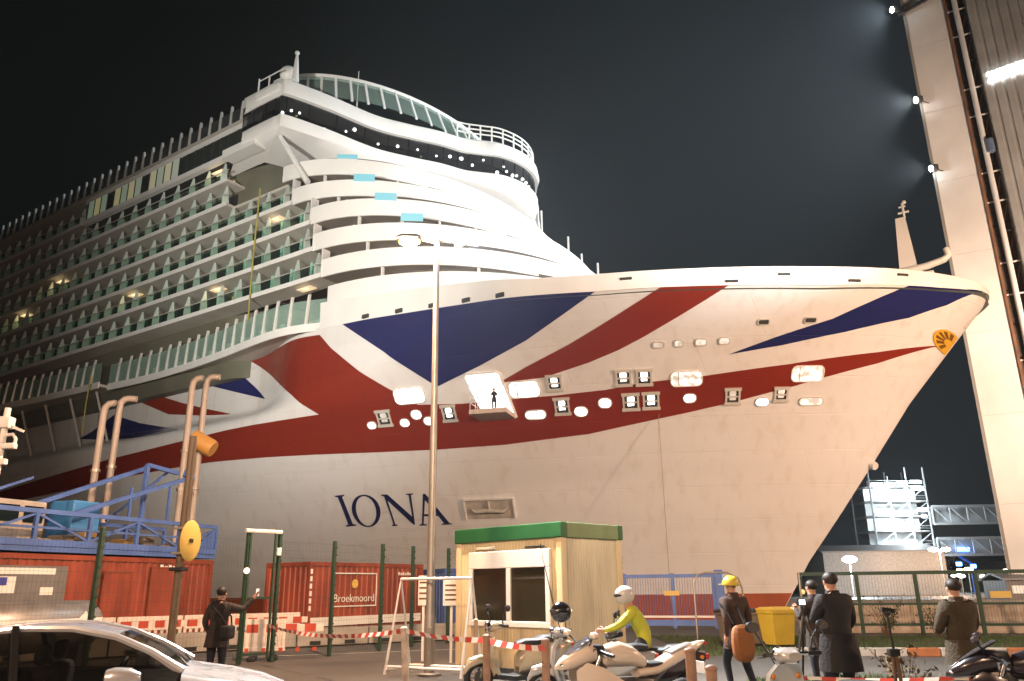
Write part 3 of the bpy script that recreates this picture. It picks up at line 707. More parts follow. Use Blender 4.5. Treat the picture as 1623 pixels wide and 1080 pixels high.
# crescent wind-screen over the bridge
ar = ell(59.5, 48.2, 19.0, n=60); ab = ell(59.3, 46.8, 19.6, n=60)
f = MB(); secs = []
for p in ar: secs.append([Vector((p[0], p[1], 51.2)), Vector((p[0]-.05, p[1], 51.55)), Vector((p[0]+.4, p[1]*.98, 51.55)), Vector((p[0]+.4, p[1]*.98, 51.2))])
f.loft(secs); f.build('crescent_rail', M_sup, ship, smooth=True)
f = MB(); secs = [[Vector((*a_, 48.2)), Vector((*c_, 51.2))] for a_, c_ in zip(ab, ar)]
f.loft(secs, closed=False); f.build('crescent_glass', M_screen, ship, smooth=True)
for i in range(1, 60, 2):
    f = MB(); f.bar((*ab[i], 48.05), (*ar[i], 51.25), .24, .14); f.build('crescent_post', M_sup, ship)
f = MB(); f.prism([(u, s*.9) for u, s in ell(66, 51.0, 18, n=30)], 48.06, 50.2, lambda a_, b_, h_: (a_, b_, h_)); f.build('upper_house', M_slab, ship, smooth=True)
lb = [p for p in squeeze(brd, .5, .99) if p[0] < 47.2 and p[1] < 4]
f = MB()
for z_ in (48.75, 49.3, 49.85): f.tube([(p[0], p[1], z_) for p in lb], .09, 6)
f.build('lobe_rail', M_sup, ship)
for p in lb[::3]: MB().tube([(p[0], p[1], 48), (p[0], p[1], 49.9)], .10, 6).build('lobe_post', M_sup, ship)
# port edge clutter that breaks the outline
for i, (u, s, z, h_) in enumerate(((43.5, -8.6, 40.4, 2.6), (40.2, -9, 37.6, 1.3), (38.4, -8.8, 35.0, 1.2), (36.0, -8.0, 32.6, 1.6), (34.4, -7.0, 30.8, 1.0), (33.8, -8.2, 31.0, 1.1))):
    MB().tube([(u, s, z-1), (u, s, z+h_)], .12, 6).build('rail_lamp_post', M_sup, ship)

# ================================================================== GROUND, WATER, BACKGROUND
AX = Vector((-0.83001229, 0.55774511, 0)); PX = Vector((0.55774511, 0.83001229, 0)); T0 = Vector((34.9925, 54.6398, 0))
def SW(u, v, z=0.0): return T0+AX*u+PX*v+Vector((0, 0, z))
M_asph = mat('asphalt', (0.095, 0.086, 0.074), 0.62, var=0.35, vscale=0.35, bump=0.35, bscale=60)
M_conc = mat('concrete', (0.30, 0.27, 0.23), 0.8, var=0.25, vscale=1.2, bump=0.25, bscale=30)
M_pave = mat('paving', (0.21, 0.19, 0.16), 0.8, var=0.25, vscale=0.8, bump=0.3, bscale=40)
f = MB(); B0, B1, V0, V1, BIG = -9, 345, -25.5, 36, 900
for u0_, u1_, v0_, v1_ in ((-BIG, BIG, -BIG, V0), (-BIG, BIG, V1, BIG), (-BIG, B0, V0, V1), (B1, BIG, V0, V1)):
    f.add([SW(u0_, v0_), SW(u1_, v0_), SW(u1_, v1_), SW(u0_, v1_)], [(0, 1, 2, 3)])
tag(f.build('ground', M_asph), kind='structure')
f = MB()
for a_, b_ in (((B0, V0), (B1, V0)), ((B1, V0), (B1, V1)), ((B1, V1), (B0, V1)), ((B0, V1), (B0, V0))):
    f.add([SW(*a_, .0), SW(*b_, .0), SW(*b_, -5), SW(*a_, -5)], [(0, 1, 2, 3)])
tag(f.build('quay_wall', M_conc), kind='structure')
f = MB(); f.add([SW(B0, V0, -2.4), SW(B1, V0, -2.4), SW(B1, V1, -2.4), SW(B0, V1, -2.4)], [(0, 1, 2, 3)])
tag(f.build('water', mat('dock_water', (0.004, 0.008, 0.009), 0.06, bump=0.25, bscale=1.2)), kind='structure')
# kerbed footpath the scooters stand on, the road beyond it and its far kerb
f = MB(); f.add([(-40, -6, .004), (40, -6, .004), (40, 12.6, .004), (1.8, 12.6, .004), (-3.0, 12.6, .004), (-40, 9.0, .004)], [(0, 1, 2, 3, 4, 5)])
tag(f.build('footpath', M_pave), kind='structure')
# painted edge line and worn stop line on the road
f = MB(); f.add([(-14, 20.5, .004), (-13.9, 20.3, .004), (-1.2, 24.9, .004), (-1.3, 25.1, .004)], [(0, 1, 2, 3)])
tag(f.build('road_marking', mat('worn_paint', (.34, .31, .26), .7, var=.5, vscale=2)), kind='structure')
def kerb_row(p, q, n, mt_, name, lab, w=.16, h=.12):
    p = Vector(p); q = Vector(q); d = (q-p)/n
    root = empty(name, p, math.atan2(d.y, d.x), lab, 'kerb'); L = d.length
    k0 = MB().bbox(.006, L-.006, 0, w, 0, h, .015).build('kerb_stone', mt_[0], root)
    for i in range(1, n): 
        c = inst(k0, loc=(L*i, 0, 0))
        if len(mt_) > 1 and i % 2: c = k0.copy(); 
    return root
f = MB(); f.add([(-3.2, 29.6, .006), (-1.5, 29.9, .006), (-1.2, 31.2, .006), (-9.5, 29.4, .006), (-16, 24.2, .006), (-15.5, 23.4, .006), (-9, 27.4, .006)], [(0, 1, 2, 3, 4, 5, 6)])
tag(f.build('verge', mat('verge_soil', (.055, .060, .022), .95, var=.5, vscale=2, bump=.6, bscale=18)), kind='structure')

# ---- right-hand dock tower with floodlights
M_tow = mat('tower_white', (0.72, 0.70, 0.66), 0.5, var=0.08, vscale=0.3, bump=0.05, bscale=1.0)
M_clad = mat('cladding_grey', (0.42, 0.42, 0.40), 0.38, metal=0.25, var=0.15, vscale=0.4)
M_steel = mat('dark_steel', (0.07, 0.07, 0.07), 0.5, metal=0.5)
tw = empty('dock_tower', (54.0, 90.0, 0), R(-28.5), 'tall white dock tower column with clad wall, right of the bow', 'tower')
TZ = 100
for i in range(10):
    MB().box(0, 4.5, 0, 7, i*10+.02, i*10+9.98).build('column_panel', M_tow, tw)
MB().box(.06, 4.44, .06, 6.9, 0, TZ).build('column_core', M_clad, tw)
MB().box(-.35, -.02, -.15, .35, 0, TZ).build('corner_trim', mat('trim_grey', (.26, .25, .23), .6), tw)
MB().box(4.52, 4.8, -.2, .6, 0, TZ).build('corner_trim', mat('rust_trim', (.22, .10, .05), .7, var=.4, vscale=.5), tw)
MB().tube([(5.75, -.3, 0), (5.75, -.3, TZ)], .32, 12).build('vent_pipe', M_tow, tw, smooth=True)
for z_ in range(2, TZ, 4):
    MB().bar((4.75, .2, z_), (6.9, .2, z_), .16).build('ladder_rung', M_tow if z_ % 3 else M_steel, tw)
    MB().bar((5.8, 1.4, z_), (6.9, 1.4, z_+4), .13).build('brace', mat('rusty_brace', (.30, .17, .09), .7, var=.4), tw)
MB().box(4.85, 6.95, 2.0, 2.2, 0, TZ).build('shaft_back', mat('shaft_dark', (.10, .07, .05), .8, var=.4), tw)
for i in range(14):
    x0 = 6.95+i*1.1; f = MB(); f.prism([(x0, -.4), (x0+.12, -.55), (x0+.75, -.55), (x0+.87, -.4), (x0+1.08, -.4), (x0+1.08, 0), (x0, 0)], 14, TZ, lambda a_, b_, h_: (a_, b_-.0, h_)); f.build('cladding_sheet', M_clad, tw)
MB().box(6.95, 22.3, .3, 8, 0, TZ).build('hall_wall', M_clad, tw)
MB().box(7.0, 22.3, -2.2, -.6, 0, 13.5).build('plinth_wall', mat('plinth_dark', (.16, .12, .09), .8, var=.3), tw)
for z_ in (61.75, 62.75):
    for k_ in range(4): MB().bbox(7.5+k_*1.05, 8.45+k_*1.05, -.85, -.6, z_+.12*k_, z_+.35+.12*k_, .06).build('strip_lamp', emat('strip_light', (1, .97, .94), 12.0), tw)
MB().tube([(6.3, -.6, 52.3), (6.3, -.6, 54.0)], .45, 10).build('fan_box', mat('fan_blue', (.12, .16, .24), .5), tw)
f = MB(); f.bar((-.9, -.5, 75.4), (6.4, -.7, 77.6), .35); f.bar((2.4, -.5, 76.2), (2.4, -.5, 79), .3); f.build('top_bracket', M_steel, tw)
M_floodlens = emat('flood_lens', (0.82, 0.95, 1.0), 220.0); M_floodlens2 = emat('flood_lens_warm', (1, .97, .95), 220.0)
for (x_, z_, mt_, col, en, lab) in ((-1.7, 75.9, M_floodlens, COOL, 1.0, 'bright bluish floodlight at the top of the white tower'), (-.75, 61.8, M_floodlens2, FLOOD, 1.0, 'white floodlight halfway up the white tower'), (-.45, 51.8, M_floodlens, FLOOD, .6, 'lowest and smallest floodlight on the white tower')):
    w = Vector((54+x_, 90-.6, z_))
    lp_ = empty('floodlight', w, 0, lab, 'floodlight', 'tower floodlights')
    hd = MB().bbox(-.45, .45, -.3, .3, -.4, .4, .08).build('housing', M_steel, lp_)
    d_ = Vector((-1, -.12, -.35)).normalized(); f = MB(); f.lathe([(.34, 0), (.36, .06), (.30, .12)], d_*.42, d_, 16); f.build('lens', mt_, lp_, smooth=True)
    f = MB(); f.tube([(.3, 0, -.2), (1.4, .3, -.4)], .07, 6); f.build('bracket', M_steel, lp_)
    light('flood', 'SPOT', d_*1.0, FLOOD_W*en, col, lp_, aim=Vector((SW(46, -2).x-w.x, SW(46, -2).y-w.y, 40-z_)), size=.4, spot=84, blend=.7)

# ---- lit scaffold stair tower and footbridge across the water
M_galv = mat('galvanised', (.45, .46, .46), .45, metal=.4, var=.1); M_lamp = emat('work_lamp', (.86, .96, 1.0), 30.0)
sc = empty('stair_tower', (66.5, 150, 0), R(6), 'brightly lit steel stair tower with roof lamps in the far background', 'tower')
H_ = 19.5
for x_ in (0, 3.7, 7.4, 11):
    for y_ in (0, 7): MB().tube([(x_, y_, 0), (x_, y_, H_+ (3.2 if x_ != 3.7 else 1.5))], .16, 6).build('mast_leg', M_galv, sc)
for i in range(1, 8):
    z_ = i*2.75
    MB().box(-.2, 11.2, -.2, 7.2, z_-.12, z_).build('landing', M_galv, sc)
    for x_ in (0, 3.7, 7.4):
        f = MB(); f.bar((x_, -.1, z_-2.7), (x_+3.65, -.1, z_-.2), .14); f.build('cross_brace', M_galv, sc)
    f = MB(); f.bar((-.1, -.15, z_+.9), (11.1, -.15, z_+.9), .08); f.bar((-.1, -.15, z_+.45), (11.1, -.15, z_+.45), .06); f.build('guard_rail', M_galv, sc)
    MB().box(.3, 10.7, 3.0, 3.1, z_-2.6, z_-.3).build('tower_screen', mat('tower_sheet', (.55, .57, .57), .6), sc)
for x_, z_, w_ in ((.3, 19.4, 2.1), (2.9, 19.5, 2.0), (5.4, 19.7, 2.0), (8.0, 19.9, 2.1), (.6, 18.6, 2.6), (8.0, 18.7, 2.4), (3.0, 17.2, 2.8), (5.2, 17.3, 1.2), (.3, 14.6, 3.6), (8.6, 14.8, 2.0), (9.2, 13.6, 1.0), (6.0, 12.4, .8), (6.2, 9.0, 1.2), (6.5, 8.2, 1.2), (5.0, 4.6, 2.6), (6.3, 6.0, 1.6), (4.4, 3.6, 3.8), (4.8, 2.6, 3.2)):
    MB().bbox(x_, x_+w_, -.45, -.2, z_-.28, z_+.28, .1).build('work_lamp', M_lamp, sc)
for z_ in (18, 12, 5): light('tower_glow', 'POINT', (5.5, -2.5, z_), 6500, COOL, sc, size=.6)
fb = empty('footbridge', (78, 151, 0), R(-2), 'grey truss footbridge leading right from the lit stair tower', 'bridge')
for z0, z1 in ((12.2, 15.4), (6.6, 9.6)):
    f = MB(); f.bar((0, 0, z0), (26, 0, z0), .4); f.bar((0, 0, z1), (26, 0, z1), .4); f.build('chord', M_galv, fb)
    for i in range(8):
        f = MB(); f.bar((i*3.2, 0, z0), (i*3.2, 0, z1), .22); f.bar((i*3.2, 0, z1), (i*3.2+3.2, 0, z0), .16); f.build('truss_bay', M_galv, fb)
    MB().box(0, 26, 1.0, 1.1, z0, z1).build('bridge_cladding', mat('bridge_sheet', (.30, .32, .33), .5), fb)
# low sheds, fences and lamps along the far shore
def shed(x, y, rz, L, W, H, mt_, lab, bays=8):
    r_ = empty('shed', (x, y, 0), rz, lab, 'shed')
    MB().box(0, L, 0, W, 0, H).build('wall', mt_, r_)
    f = MB(); f.prism([(-.3, H), (W/2, H+W*.08), (W+.3, H), (W+.3, H+.2), (W/2, H+W*.08+.25), (-.3, H+.2)], -.3, L+.3, lambda a_, b_, h_: (h_, a_, b_)); f.build('roof', mat('shed_roof', (.20, .20, .20), .6), r_)
    for i in range(bays): MB().box(L*(i+.2)/bays, L*(i+.75)/bays, -.06, -.01, H*.3, H*.72).build('window', M_door if i % 3 else emat('shed_window', (1, .85, .6), .22), r_)
    return r_
shed(48, 128, R(-6), 18, 14, 6.4, mat('shed_pale', (.30, .30, .29), .6, var=.2), 'pale low shed left of the lit stair tower', 0)
shed(52, 88, R(-14), 14, 8, 1.9, mat('shed_cream', (.15, .13, .11), .6, var=.15), 'cream flat shed beyond the green fence', 6)
shed(110, 230, R(-10), 60, 20, 7, mat('shed_grey', (.16, .16, .16), .7), 'long dark shed on the far shore', 12)
def far_lamp(x, y, h, col, en, lab, lens, double=False, r_=.5):
    r0_ = empty('yard_lamp', (x, y, 0), 0, lab, 'lamp', 'yard lamps across the dock')
    MB().tube([(0, 0, 0), (0, 0, h)], [.09, .06], 8).build('post', M_galv, r0_)
    for sx in ((-1, 1) if double else (0,)):
        f = MB(); f.sphere((sx*.9, -.1, h+.1), r_*.6, 10, sc=(1.3, .8, .55)); f.build('lamp_head', lens, r0_, smooth='all')
        if double: MB().tube([(0, 0, h-.2), (sx*.9, 0, h+.05)], .06, 6).build('arm', M_galv, r0_)
    if en: light('lamp_glow', 'POINT', (0, -.8, h-.4), en, col, r0_, size=.3)
L_w = emat('lamp_white', (.92, .97, 1), 90.0); L_s = emat('lamp_sodium', (1, .62, .22), 25.0); L_b = emat('lamp_blue', (.08, .3, 1), 12.0); L_d = emat('lamp_small', (1, .93, .8), 16.0)
far_lamp(45.5, 112, 4.8, COOL, 9000, 'dazzling white yard lamp in front of the pale shed', L_w, False, 1.3)
far_lamp(61.0, 118, 6.2, SODIUM, 9000, 'double-headed sodium lamp right of the stair tower foot', L_s, True, .9)
for i, (x, y, h, lens, lab) in enumerate(((76, 160, 8.5, L_d, 'small white lamp high beside the footbridge'), (82, 165, 8.0, L_s, 'small amber lamp under the footbridge'), (86, 160, 4.0, L_s, 'amber lamp near the dock tower foot'), (70, 130, 2.6, L_d, 'low white lamp beside the stair tower'), (75, 140, 2.8, L_d, 'low white lamp under the footbridge'), (79, 140, 2.6, L_d, 'second low white lamp under the footbridge'), (90, 170, 3.0, L_d, 'white lamp farthest right under the footbridge'), (64, 108, 3.0, L_d, 'bright shed lamp above the green fence'), (57, 104, 3.2, L_d, 'lamp over the cream shed roof'))):
    far_lamp(x, y, h, FLOOD, 0, lab, lens, False, .75)
bc = empty('harbour_crane', (84, 152, 0), 0, 'small harbour crane glowing with blue lamps under the footbridge', 'crane')
f = MB(); f.tube([(0, 0, 0), (0, 0, 5)], .3, 8); f.bar((0, 0, 5), (-3.2, 0, 7.4), .35); f.build('boom', mat('crane_blue', (.03, .08, .3), .5), bc)
for x_, z_, w_ in ((-2.4, 5.0, 1.0), (.2, 4.6, .9), (-1.2, 7.6, 2.4)): MB().bbox(x_-w_/2, x_+w_/2, -.6, -.2, z_-.35, z_+.35, .12).build('blue_lamp', L_b, bc)
# distant tree belt
M_leaf = mat('far_foliage', (.030, .045, .018), .8, var=.4, vscale=3)
def leaf_mass(name, box, n, sz, mt_, parent=None, seed=1, shape=None):
    rg = random.Random(seed); vs_ = []; fs_ = []
    for i in range(n):
        while True:
            p = Vector((rg.uniform(-1, 1), rg.uniform(-1, 1), rg.uniform(-1, 1)))
            if p.length <= 1 and (shape is None or shape(p)): break
        c = Vector((p.x*box[0], p.y*box[1], p.z*box[2])); d1 = Vector((rg.gauss(0, 1), rg.gauss(0, 1), rg.gauss(0, 1))).normalized()*sz*rg.uniform(.6, 1.3); d2 = d1.cross(Vector((rg.gauss(0, 1), rg.gauss(0, 1), rg.gauss(0, 1))).normalized())*.7
        k = len(vs_); vs_ += [c-d1, c+d2, c+d1, c-d2]; fs_.append((k, k+1, k+2, k+3))
    o = MB().add(vs_, fs_).build(name, mt_, parent, normals=False); return o
def tree(x, y, h, w, lab, seed, mt_=M_leaf):
    r_ = empty('tree', (x, y, 0), 0, lab, 'tree', 'trees on the far shore')
    f = MB(); f.tube([(0, 0, 0), (.1, 0, h*.35), (0, .1, h*.7)], [h*.03, h*.02, h*.008], 7)
    rg = random.Random(seed)
    for i in range(5):
        a_ = i*1.3+seed; f.tube([(0, 0, h*(.3+.06*i)), (math.cos(a_)*w*.6, math.sin(a_)*w*.6, h*(.5+.07*i))], [h*.012, h*.004], 5)
    f.build('trunk', mat('bark', (.08, .06, .04), .9), r_)
    o = leaf_mass('crown', (w, w, h*.36), 420, .5, mt_, r_, seed, lambda p: math.sin(p.x*5+seed)*math.sin(p.y*5+1.3*seed)*math.sin(p.z*5) > -.25); o.location = (0, 0, h*.64)
for i, (x, y, h, w, lab) in enumerate(((98, 190, 9, 4.5, 'dark tree behind the dock tower foot'), (90, 195, 7, 4, 'low dark tree left of the dock tower foot'), (82, 200, 8, 4.5, 'round tree under the footbridge'), (74, 205, 6.5, 4, 'small tree right of the lit stair tower'))):
    tree(x, y, h, w, lab, i+2)

# ================================================================== STREET FURNITURE AND YARD
M_cred = mat('container_red', (0.29, 0.058, 0.028), 0.55, var=0.42, vscale=1.3, bump=.25, bscale=3, stretch=(1, 1, .45))
M_wht = mat('white_paint', (0.72, 0.69, 0.64), 0.5, var=0.1, vscale=2)
M_green = mat('fence_green', (0.025, 0.055, 0.032), 0.5, metal=.2)
M_bluep = mat('machine_blue', (0.085, 0.16, 0.42), 0.45, var=.2, vscale=1.5)
M_rust = mat('rusty_pipe', (0.36, 0.17, 0.06), 0.55, var=.35, vscale=3)
M_pole = mat('pole_galv', (0.34, 0.30, 0.25), 0.42, metal=.55, var=.2, vscale=2)
M_black = mat('black_plastic', (0.012, 0.012, 0.012), 0.45)
M_rubber = mat('rubber', (0.012, 0.012, 0.012), 0.8)
M_chrome = mat('chrome', (0.65, 0.65, 0.65), 0.14, metal=1.0)

# --- corrugated shipping containers
def container(loc, rz, L, W, H, mt_, lab, text=None, band=False, name='shipping_container'):
    r_ = empty(name, loc, rz, lab, 'container')
    # front long side at local y=0 facing -y ; x along length
    def corr(p, q, n, nm):
        p = Vector(p); q = Vector(q); d = (q-p)/n; o_ = Vector((d.y, -d.x, 0)).normalized(); f = MB(); prof = []
        for i in range(n):
            b_ = p+d*i
            prof += [b_+o_*.0, b_+d*.30+o_*.0, b_+d*.42-o_*.04, b_+d*.88-o_*.04]
        prof.append(q)
        f.loft([[v+Vector((0, 0, .16)) for v in prof], [v+Vector((0, 0, H-.14)) for v in prof]], closed=False, cap=False)
        return f.build(nm, mt_, r_)
    nL = int(L/.28)
    corr((0.1, .03, 0), (L-.1, .03, 0), nL, 'corrugated_side'); corr((L-.1, W-.03, 0), (.1, W-.03, 0), nL, 'corrugated_side')
    corr((.03, W-.1, 0), (.03, .1, 0), 8, 'corrugated_end'); corr((L-.03, .1, 0), (L-.03, W-.1, 0), 8, 'corrugated_end')
    for x_ in (0, L-.14):
        for y_ in (0, W-.14): MB().bbox(x_, x_+.14, y_, y_+.14, 0, H, .015).build('corner_post', mt_, r_)
    for y_ in (0, W-.10):
        for z0, z1 in ((0.002, .16), (H-.14, H-.002)): MB().box(.14, L-.14, y_, y_+.10, z0, z1).build('side_rail', mt_, r_)
    for x_ in (0, L-.10):
        for z0, z1 in ((0.002, .16), (H-.14, H-.002)): MB().box(x_, x_+.10, .14, W-.14, z0, z1).build('end_rail', mt_, r_)
    MB().box(.1, L-.1, .1, W-.1, H-.08, H-.04).build('roof_sheet', mt_, r_)
    for x_ in (0, L-.18):
        for y_ in (0, W-.18):
            for z_ in (0, H-.12): MB().bbox(x_-.004, x_+.184, y_-.004, y_+.184, z_-.003, z_+.123, .02).build('corner_casting', mt_, r_)
    return r_
FONT_W = mat('text_white', (.80, .77, .70), .6)
def text(s_, parent, loc, rot, size, mt_, ext=.004, align='CENTER', name='lettering'):
    cu = bpy.data.curves.new(name, 'FONT'); cu.body = s_; cu.size = size; cu.extrude = ext; cu.align_x = align; cu.resolution_u = 3
    t_ = bpy.data.objects.new('tmp_text', cu); COL.objects.link(t_); bpy.context.view_layer.update()
    me = bpy.data.meshes.new_from_object(t_.evaluated_get(bpy.context.evaluated_depsgraph_get())); bpy.data.objects.remove(t_)
    me.materials.clear(); me.materials.append(mt_); o = bpy.data.objects.new(name, me); COL.objects.link(o); o.parent = parent; o.location = loc; o.rotation_euler = rot
    return o
c1 = container((-7.25, 29.3, .05), R(55), 6.06, 2.44, 2.62, M_cred, 'red shipping container with white stripe and framed name, behind the fence')
f = MB(); pl = [(1.05, 1.05), (3.35, 1.05), (3.35, 2.25), (1.05, 2.25)]
for a_, b_ in (((1.05, 1.05), (3.35, 1.09)), ((1.05, 2.21), (3.35, 2.25)), ((1.05, 1.09), (1.09, 2.21)), ((3.31, 1.09), (3.35, 2.21))): f.box(a_[0], b_[0], -.012, .004, a_[1], b_[1])
f.build('sign_border', FONT_W, c1)
text('Broekmoord', c1, (2.2, -.004, 1.22), (R(90), 0, 0), .40, FONT_W)
f = MB(); f.lathe([(.16, 0), (.16, .012)], (2.2, .0, 1.86), (0, -1, 0), 18); f.lathe([(.09, .0), (.09, .02)], (2.2, .0, 1.86), (0, -1, 0), 14); f.build('sign_mark', mat('mark_yellow', (.70, .48, .10), .5), c1)
MB().box(.14, 5.92, -.012, .004, .42, .72).build('white_stripe', FONT_W, c1)
for i in range(6): MB().box(.02, .12, -.008, .002, .95+i*.25, 1.12+i*.25).build('code_mark', FONT_W, c1)
for i in range(7): MB().box(4.55+i*.13, 4.63+i*.13, -.012, .004, 2.18, 2.30-.03*(i % 2)).build('code_mark', FONT_W, c1)
c2 = container((-2.9, 34.2, .0), R(30), 6.06, 2.44, 2.5, mat('container_blue', (.055, .10, .28), .55, var=.2), 'blue shipping container half hidden behind the lamp post')
# left: long red site container with doors, windows and the blue machine platform on its roof
c3 = container((-14.72, 17.1, .10), R(69.3), 12.19, 2.44, 2.62, M_cred, 'long red site container under the blue platform, left')
for x_, w_, h_ in ((7.6, .95, 1.95), (9.4, 1.5, 2.1)):
    f = MB(); f.box(x_, x_+w_, -.05, -.01, .2, .2+h_); f.build('door', M_cred, c3)
    f = MB(); 
    for q_ in ((x_-.05, x_, .2, .25+h_), (x_+w_, x_+w_+.05, .2, .25+h_), (x_, x_+w_, .2+h_, .25+h_)): f.box(q_[0], q_[1], -.07, -.01, q_[2], q_[3])
    f.build('door_frame', mat('frame_dark_red', (.22, .05, .02), .6), c3)
MB().box(3.3, 6.3, -.06, -.01, .9, 2.3).build('grey_hatch', mat('hatch_grey', (.17, .16, .15), .6, var=.2), c3)
MB().box(3.9, 5.9, -.075, -.065, 2.08, 2.24).build('sign_strip', FONT_W, c3)
f = MB(); f.box(4.2, 4.75, -.075, -.065, 1.6, 2.02); f.build('notice', FONT_W, c3); MB().box(4.22, 4.5, -.085, -.078, 1.8, 2.0).build('notice_blue', mat('notice_blue', (.05, .06, .30), .5), c3)
MB().box(5.5, 5.9, -.075, -.065, 1.55, 1.75).build('notice', FONT_W, c3)
for i in range(5): MB().box(9.75+i*.18, 9.87+i*.18, -.02, .004, 2.26, 2.42-.04*(i % 2)).build('code_mark', FONT_W, c3)
tank = empty('fuel_tank', (-12.0, 19.9, 0), R(69), 'grey horizontal fuel tank with white band, against the left container', 'tank')
f = MB(); f.lathe([(.05, 0), (.45, .06), (.58, .25), (.58, 3.2), (.45, 3.4), (.05, 3.46)], (-1.9, -.9, .95), (1, 0, 0), 20); f.build('shell', mat('tank_grey', (.24, .22, .20), .4, metal=.4, var=.2), tank, smooth=True)
f = MB(); f.lathe([(.585, 0), (.592, .02), (.592, 2.4), (.585, 2.42)], (-1.6, -.9, .95), (1, 0, 0), 20); 
MB().box(-1.6, 1.3, -1.52, -1.49, 1.0, 1.12).build('white_band', FONT_W, tank)
MB().prism([(0, -.17), (.17, 0), (0, .17), (-.17, 0)], -1.53, -1.50, lambda a_, b_, h_: (a_+.8, h_, b_+1.1)).build('hazard_plate', FONT_W, tank)
for x_ in (-1.3, .9): MB().bbox(x_, x_+.2, -1.3, -.5, 0, .55, .02).build('saddle', M_steel, tank)

# --- blue gangway machine on the container roof
pf = empty('gangway_platform', (-14.72, 17.1, 2.75), R(69.3), 'blue steel gangway platform with railings standing on the left container', 'platform')
L_ = 12.1
MB().box(-2, L_, -.1, 2.3, .02, .16).build('deck_beam', M_bluep, pf)
MB().box(-2, L_, -.13, -.02, .165, .34).build('toe_beam', M_bluep, pf)
for i in range(9):
    x_ = -2+i*(L_+1.95)/8
    MB().box(x_, x_+.10, -.1, .0, .34, 1.02).build('rail_post', M_bluep, pf); MB().box(x_, x_+.10, 2.2, 2.3, .16, 1.02).build('rail_post', M_bluep, pf)
for y_ in (-.1, 2.2): MB().box(-2, L_, y_, y_+.1, 1.02, 1.14).build('hand_rail', M_bluep, pf)
for y_ in (-.08,): MB().box(-2, L_, y_, y_+.06, .62, .68).build('mid_rail', M_bluep, pf)
f = MB(); f.prism([(L_-.1, .35), (L_-.1, 1.0), (L_-1.0, .35)], 1.0, 1.1, lambda a_, b_, h_: (a_, h_-1.1, b_)); f.build('gusset', M_bluep, pf)
f = MB(); f.prism([(2.2, .35), (3.2, .35), (2.9, 1.25), (2.5, 1.25)], .8, 1.2, lambda a_, b_, h_: (a_, h_, b_)); f.build('blue_stand', M_bluep, pf)
f = MB(); f.bbox(7.0, 8.0, .9, 1.9, .16, 1.6, .04); f.build('blue_cabinet', mat('cabinet_blue', (.06, .24, .52), .45, var=.1), pf)
f = MB(); f.bbox(4.6, 6.2, 1.0, 2.1, .16, 1.45, .05); f.build('cabin', mat('cabin_tan', (.46, .40, .33), .5, var=.2), pf)
for x_ in (4.72, 5.48): MB().box(x_, x_+.6, .96, .99, .85, 1.3).build('cabin_window', M_door, pf)
f = MB(); f.bbox(1.0, 2.6, .7, 2.0, .16, 1.9, .05); f.build('blue_cabin', mat('cabinet_blue2', (.08, .20, .44), .45), pf)
MB().box(.8, 2.8, .6, 2.1, 1.9, 1.98).build('cabin_roof', M_wht, pf)
for x0, z0, x1, z1, y_ in ((6.5, 1.1, 11.2, 2.75, .4), (5.5, 1.1, 10.6, 3.1, 1.8), (10.8, 2.7, 11.1, 3.3, .4), (9.7, 1.1, 9.7, 3.0, 1.0), (9.7, 3.0, 11.1, 2.9, 1.0)):
    MB().bar((x0, y_, z0), (x1, y_, z1), .13).build('boom_brace', M_bluep, pf)
for i in range(8):
    x_ = -2+i*(L_+1.95)/8; x1_ = x_+(L_+1.95)/8; MB().bar((x_+.1, -.05, .36 if i % 2 else 1.0), (x1_, -.05, 1.0 if i % 2 else .36), .06).build('lattice_brace', M_bluep, pf)
    MB().bar((x_+.1, 2.25, 1.0 if i % 2 else .36), (x1_, 2.25, .36 if i % 2 else 1.0), .06).build('lattice_brace', M_bluep, pf)
for x0, z0, x1, z1, y_ in ((4.2, 1.5, 5.6, 2.1, 1.0), (8.6, 1.1, 10.9, 2.9, 1.3), (8.6, 1.1, 8.6, 2.1, .4), (10.2, 1.1, 10.2, 2.4, .4)): MB().bar((x0, y_, z0), (x1, y_, z1), .07).build('stair_brace', M_bluep, pf)
for i in range(8): MB().bbox(5.5+i*.75, 5.5+i*.75+.45, .3, .9, .17, .4+.12*(i % 3), .04).build('winch_part', mat('winch_%d' % (i % 2), ((.30, .18, .06), (.16, .13, .10))[i % 2], .5), pf)
# --- tall bent-topped guide pipes in two pairs
def guide(x, y, top, arm, lab, col):
    r_ = empty('guide_pipe', (x, y, 0), R(8), lab, 'pipe', 'tall bent pipes by the quay')
    f = MB(); f.tube([(0, 0, 0), (0, 0, top-.35), (.03, 0, top-.15), (.14, 0, top-.03), (.3, 0, top), (arm, 0, top-.02)], .115, 12); f.build('bent_pipe', col, r_, smooth=True)
    for z_ in (top*.42, top*.55, top*.7): MB().lathe([(.16, 0), (.16, .1)], (0, 0, z_), (0, 0, 1), 12).build('collar', M_pole, r_)
    return r_
M_pipe = mat('pipe_pink', (.40, .34, .29), .45, var=.2, vscale=1.2)
guide(-14.2, 27.0, 8.0, .34, 'shorter bent pipe, left one of the left pair', M_pipe); guide(-13.98, 27.6, 8.3, .55, 'bent pipe with the longer arm in the left pair', M_pipe)
g3 = guide(-12.05, 29.0, 9.4, .35, 'tall bent pipe, left one of the pair beside the sign post', M_pipe); g4 = guide(-11.78, 29.6, 9.6, .5, 'tallest bent pipe, carrying a tilted cylinder lamp', M_pipe)
f = MB(); f.lathe([(.30, 0), (.34, .1), (.34, .9), (.05, .95)], (.55, -.2, 6.75), (-.75, .1, .42), 14); f.build('cylinder_lamp', mat('amber_cyl', (.50, .26, .06), .5), g4, smooth=True)
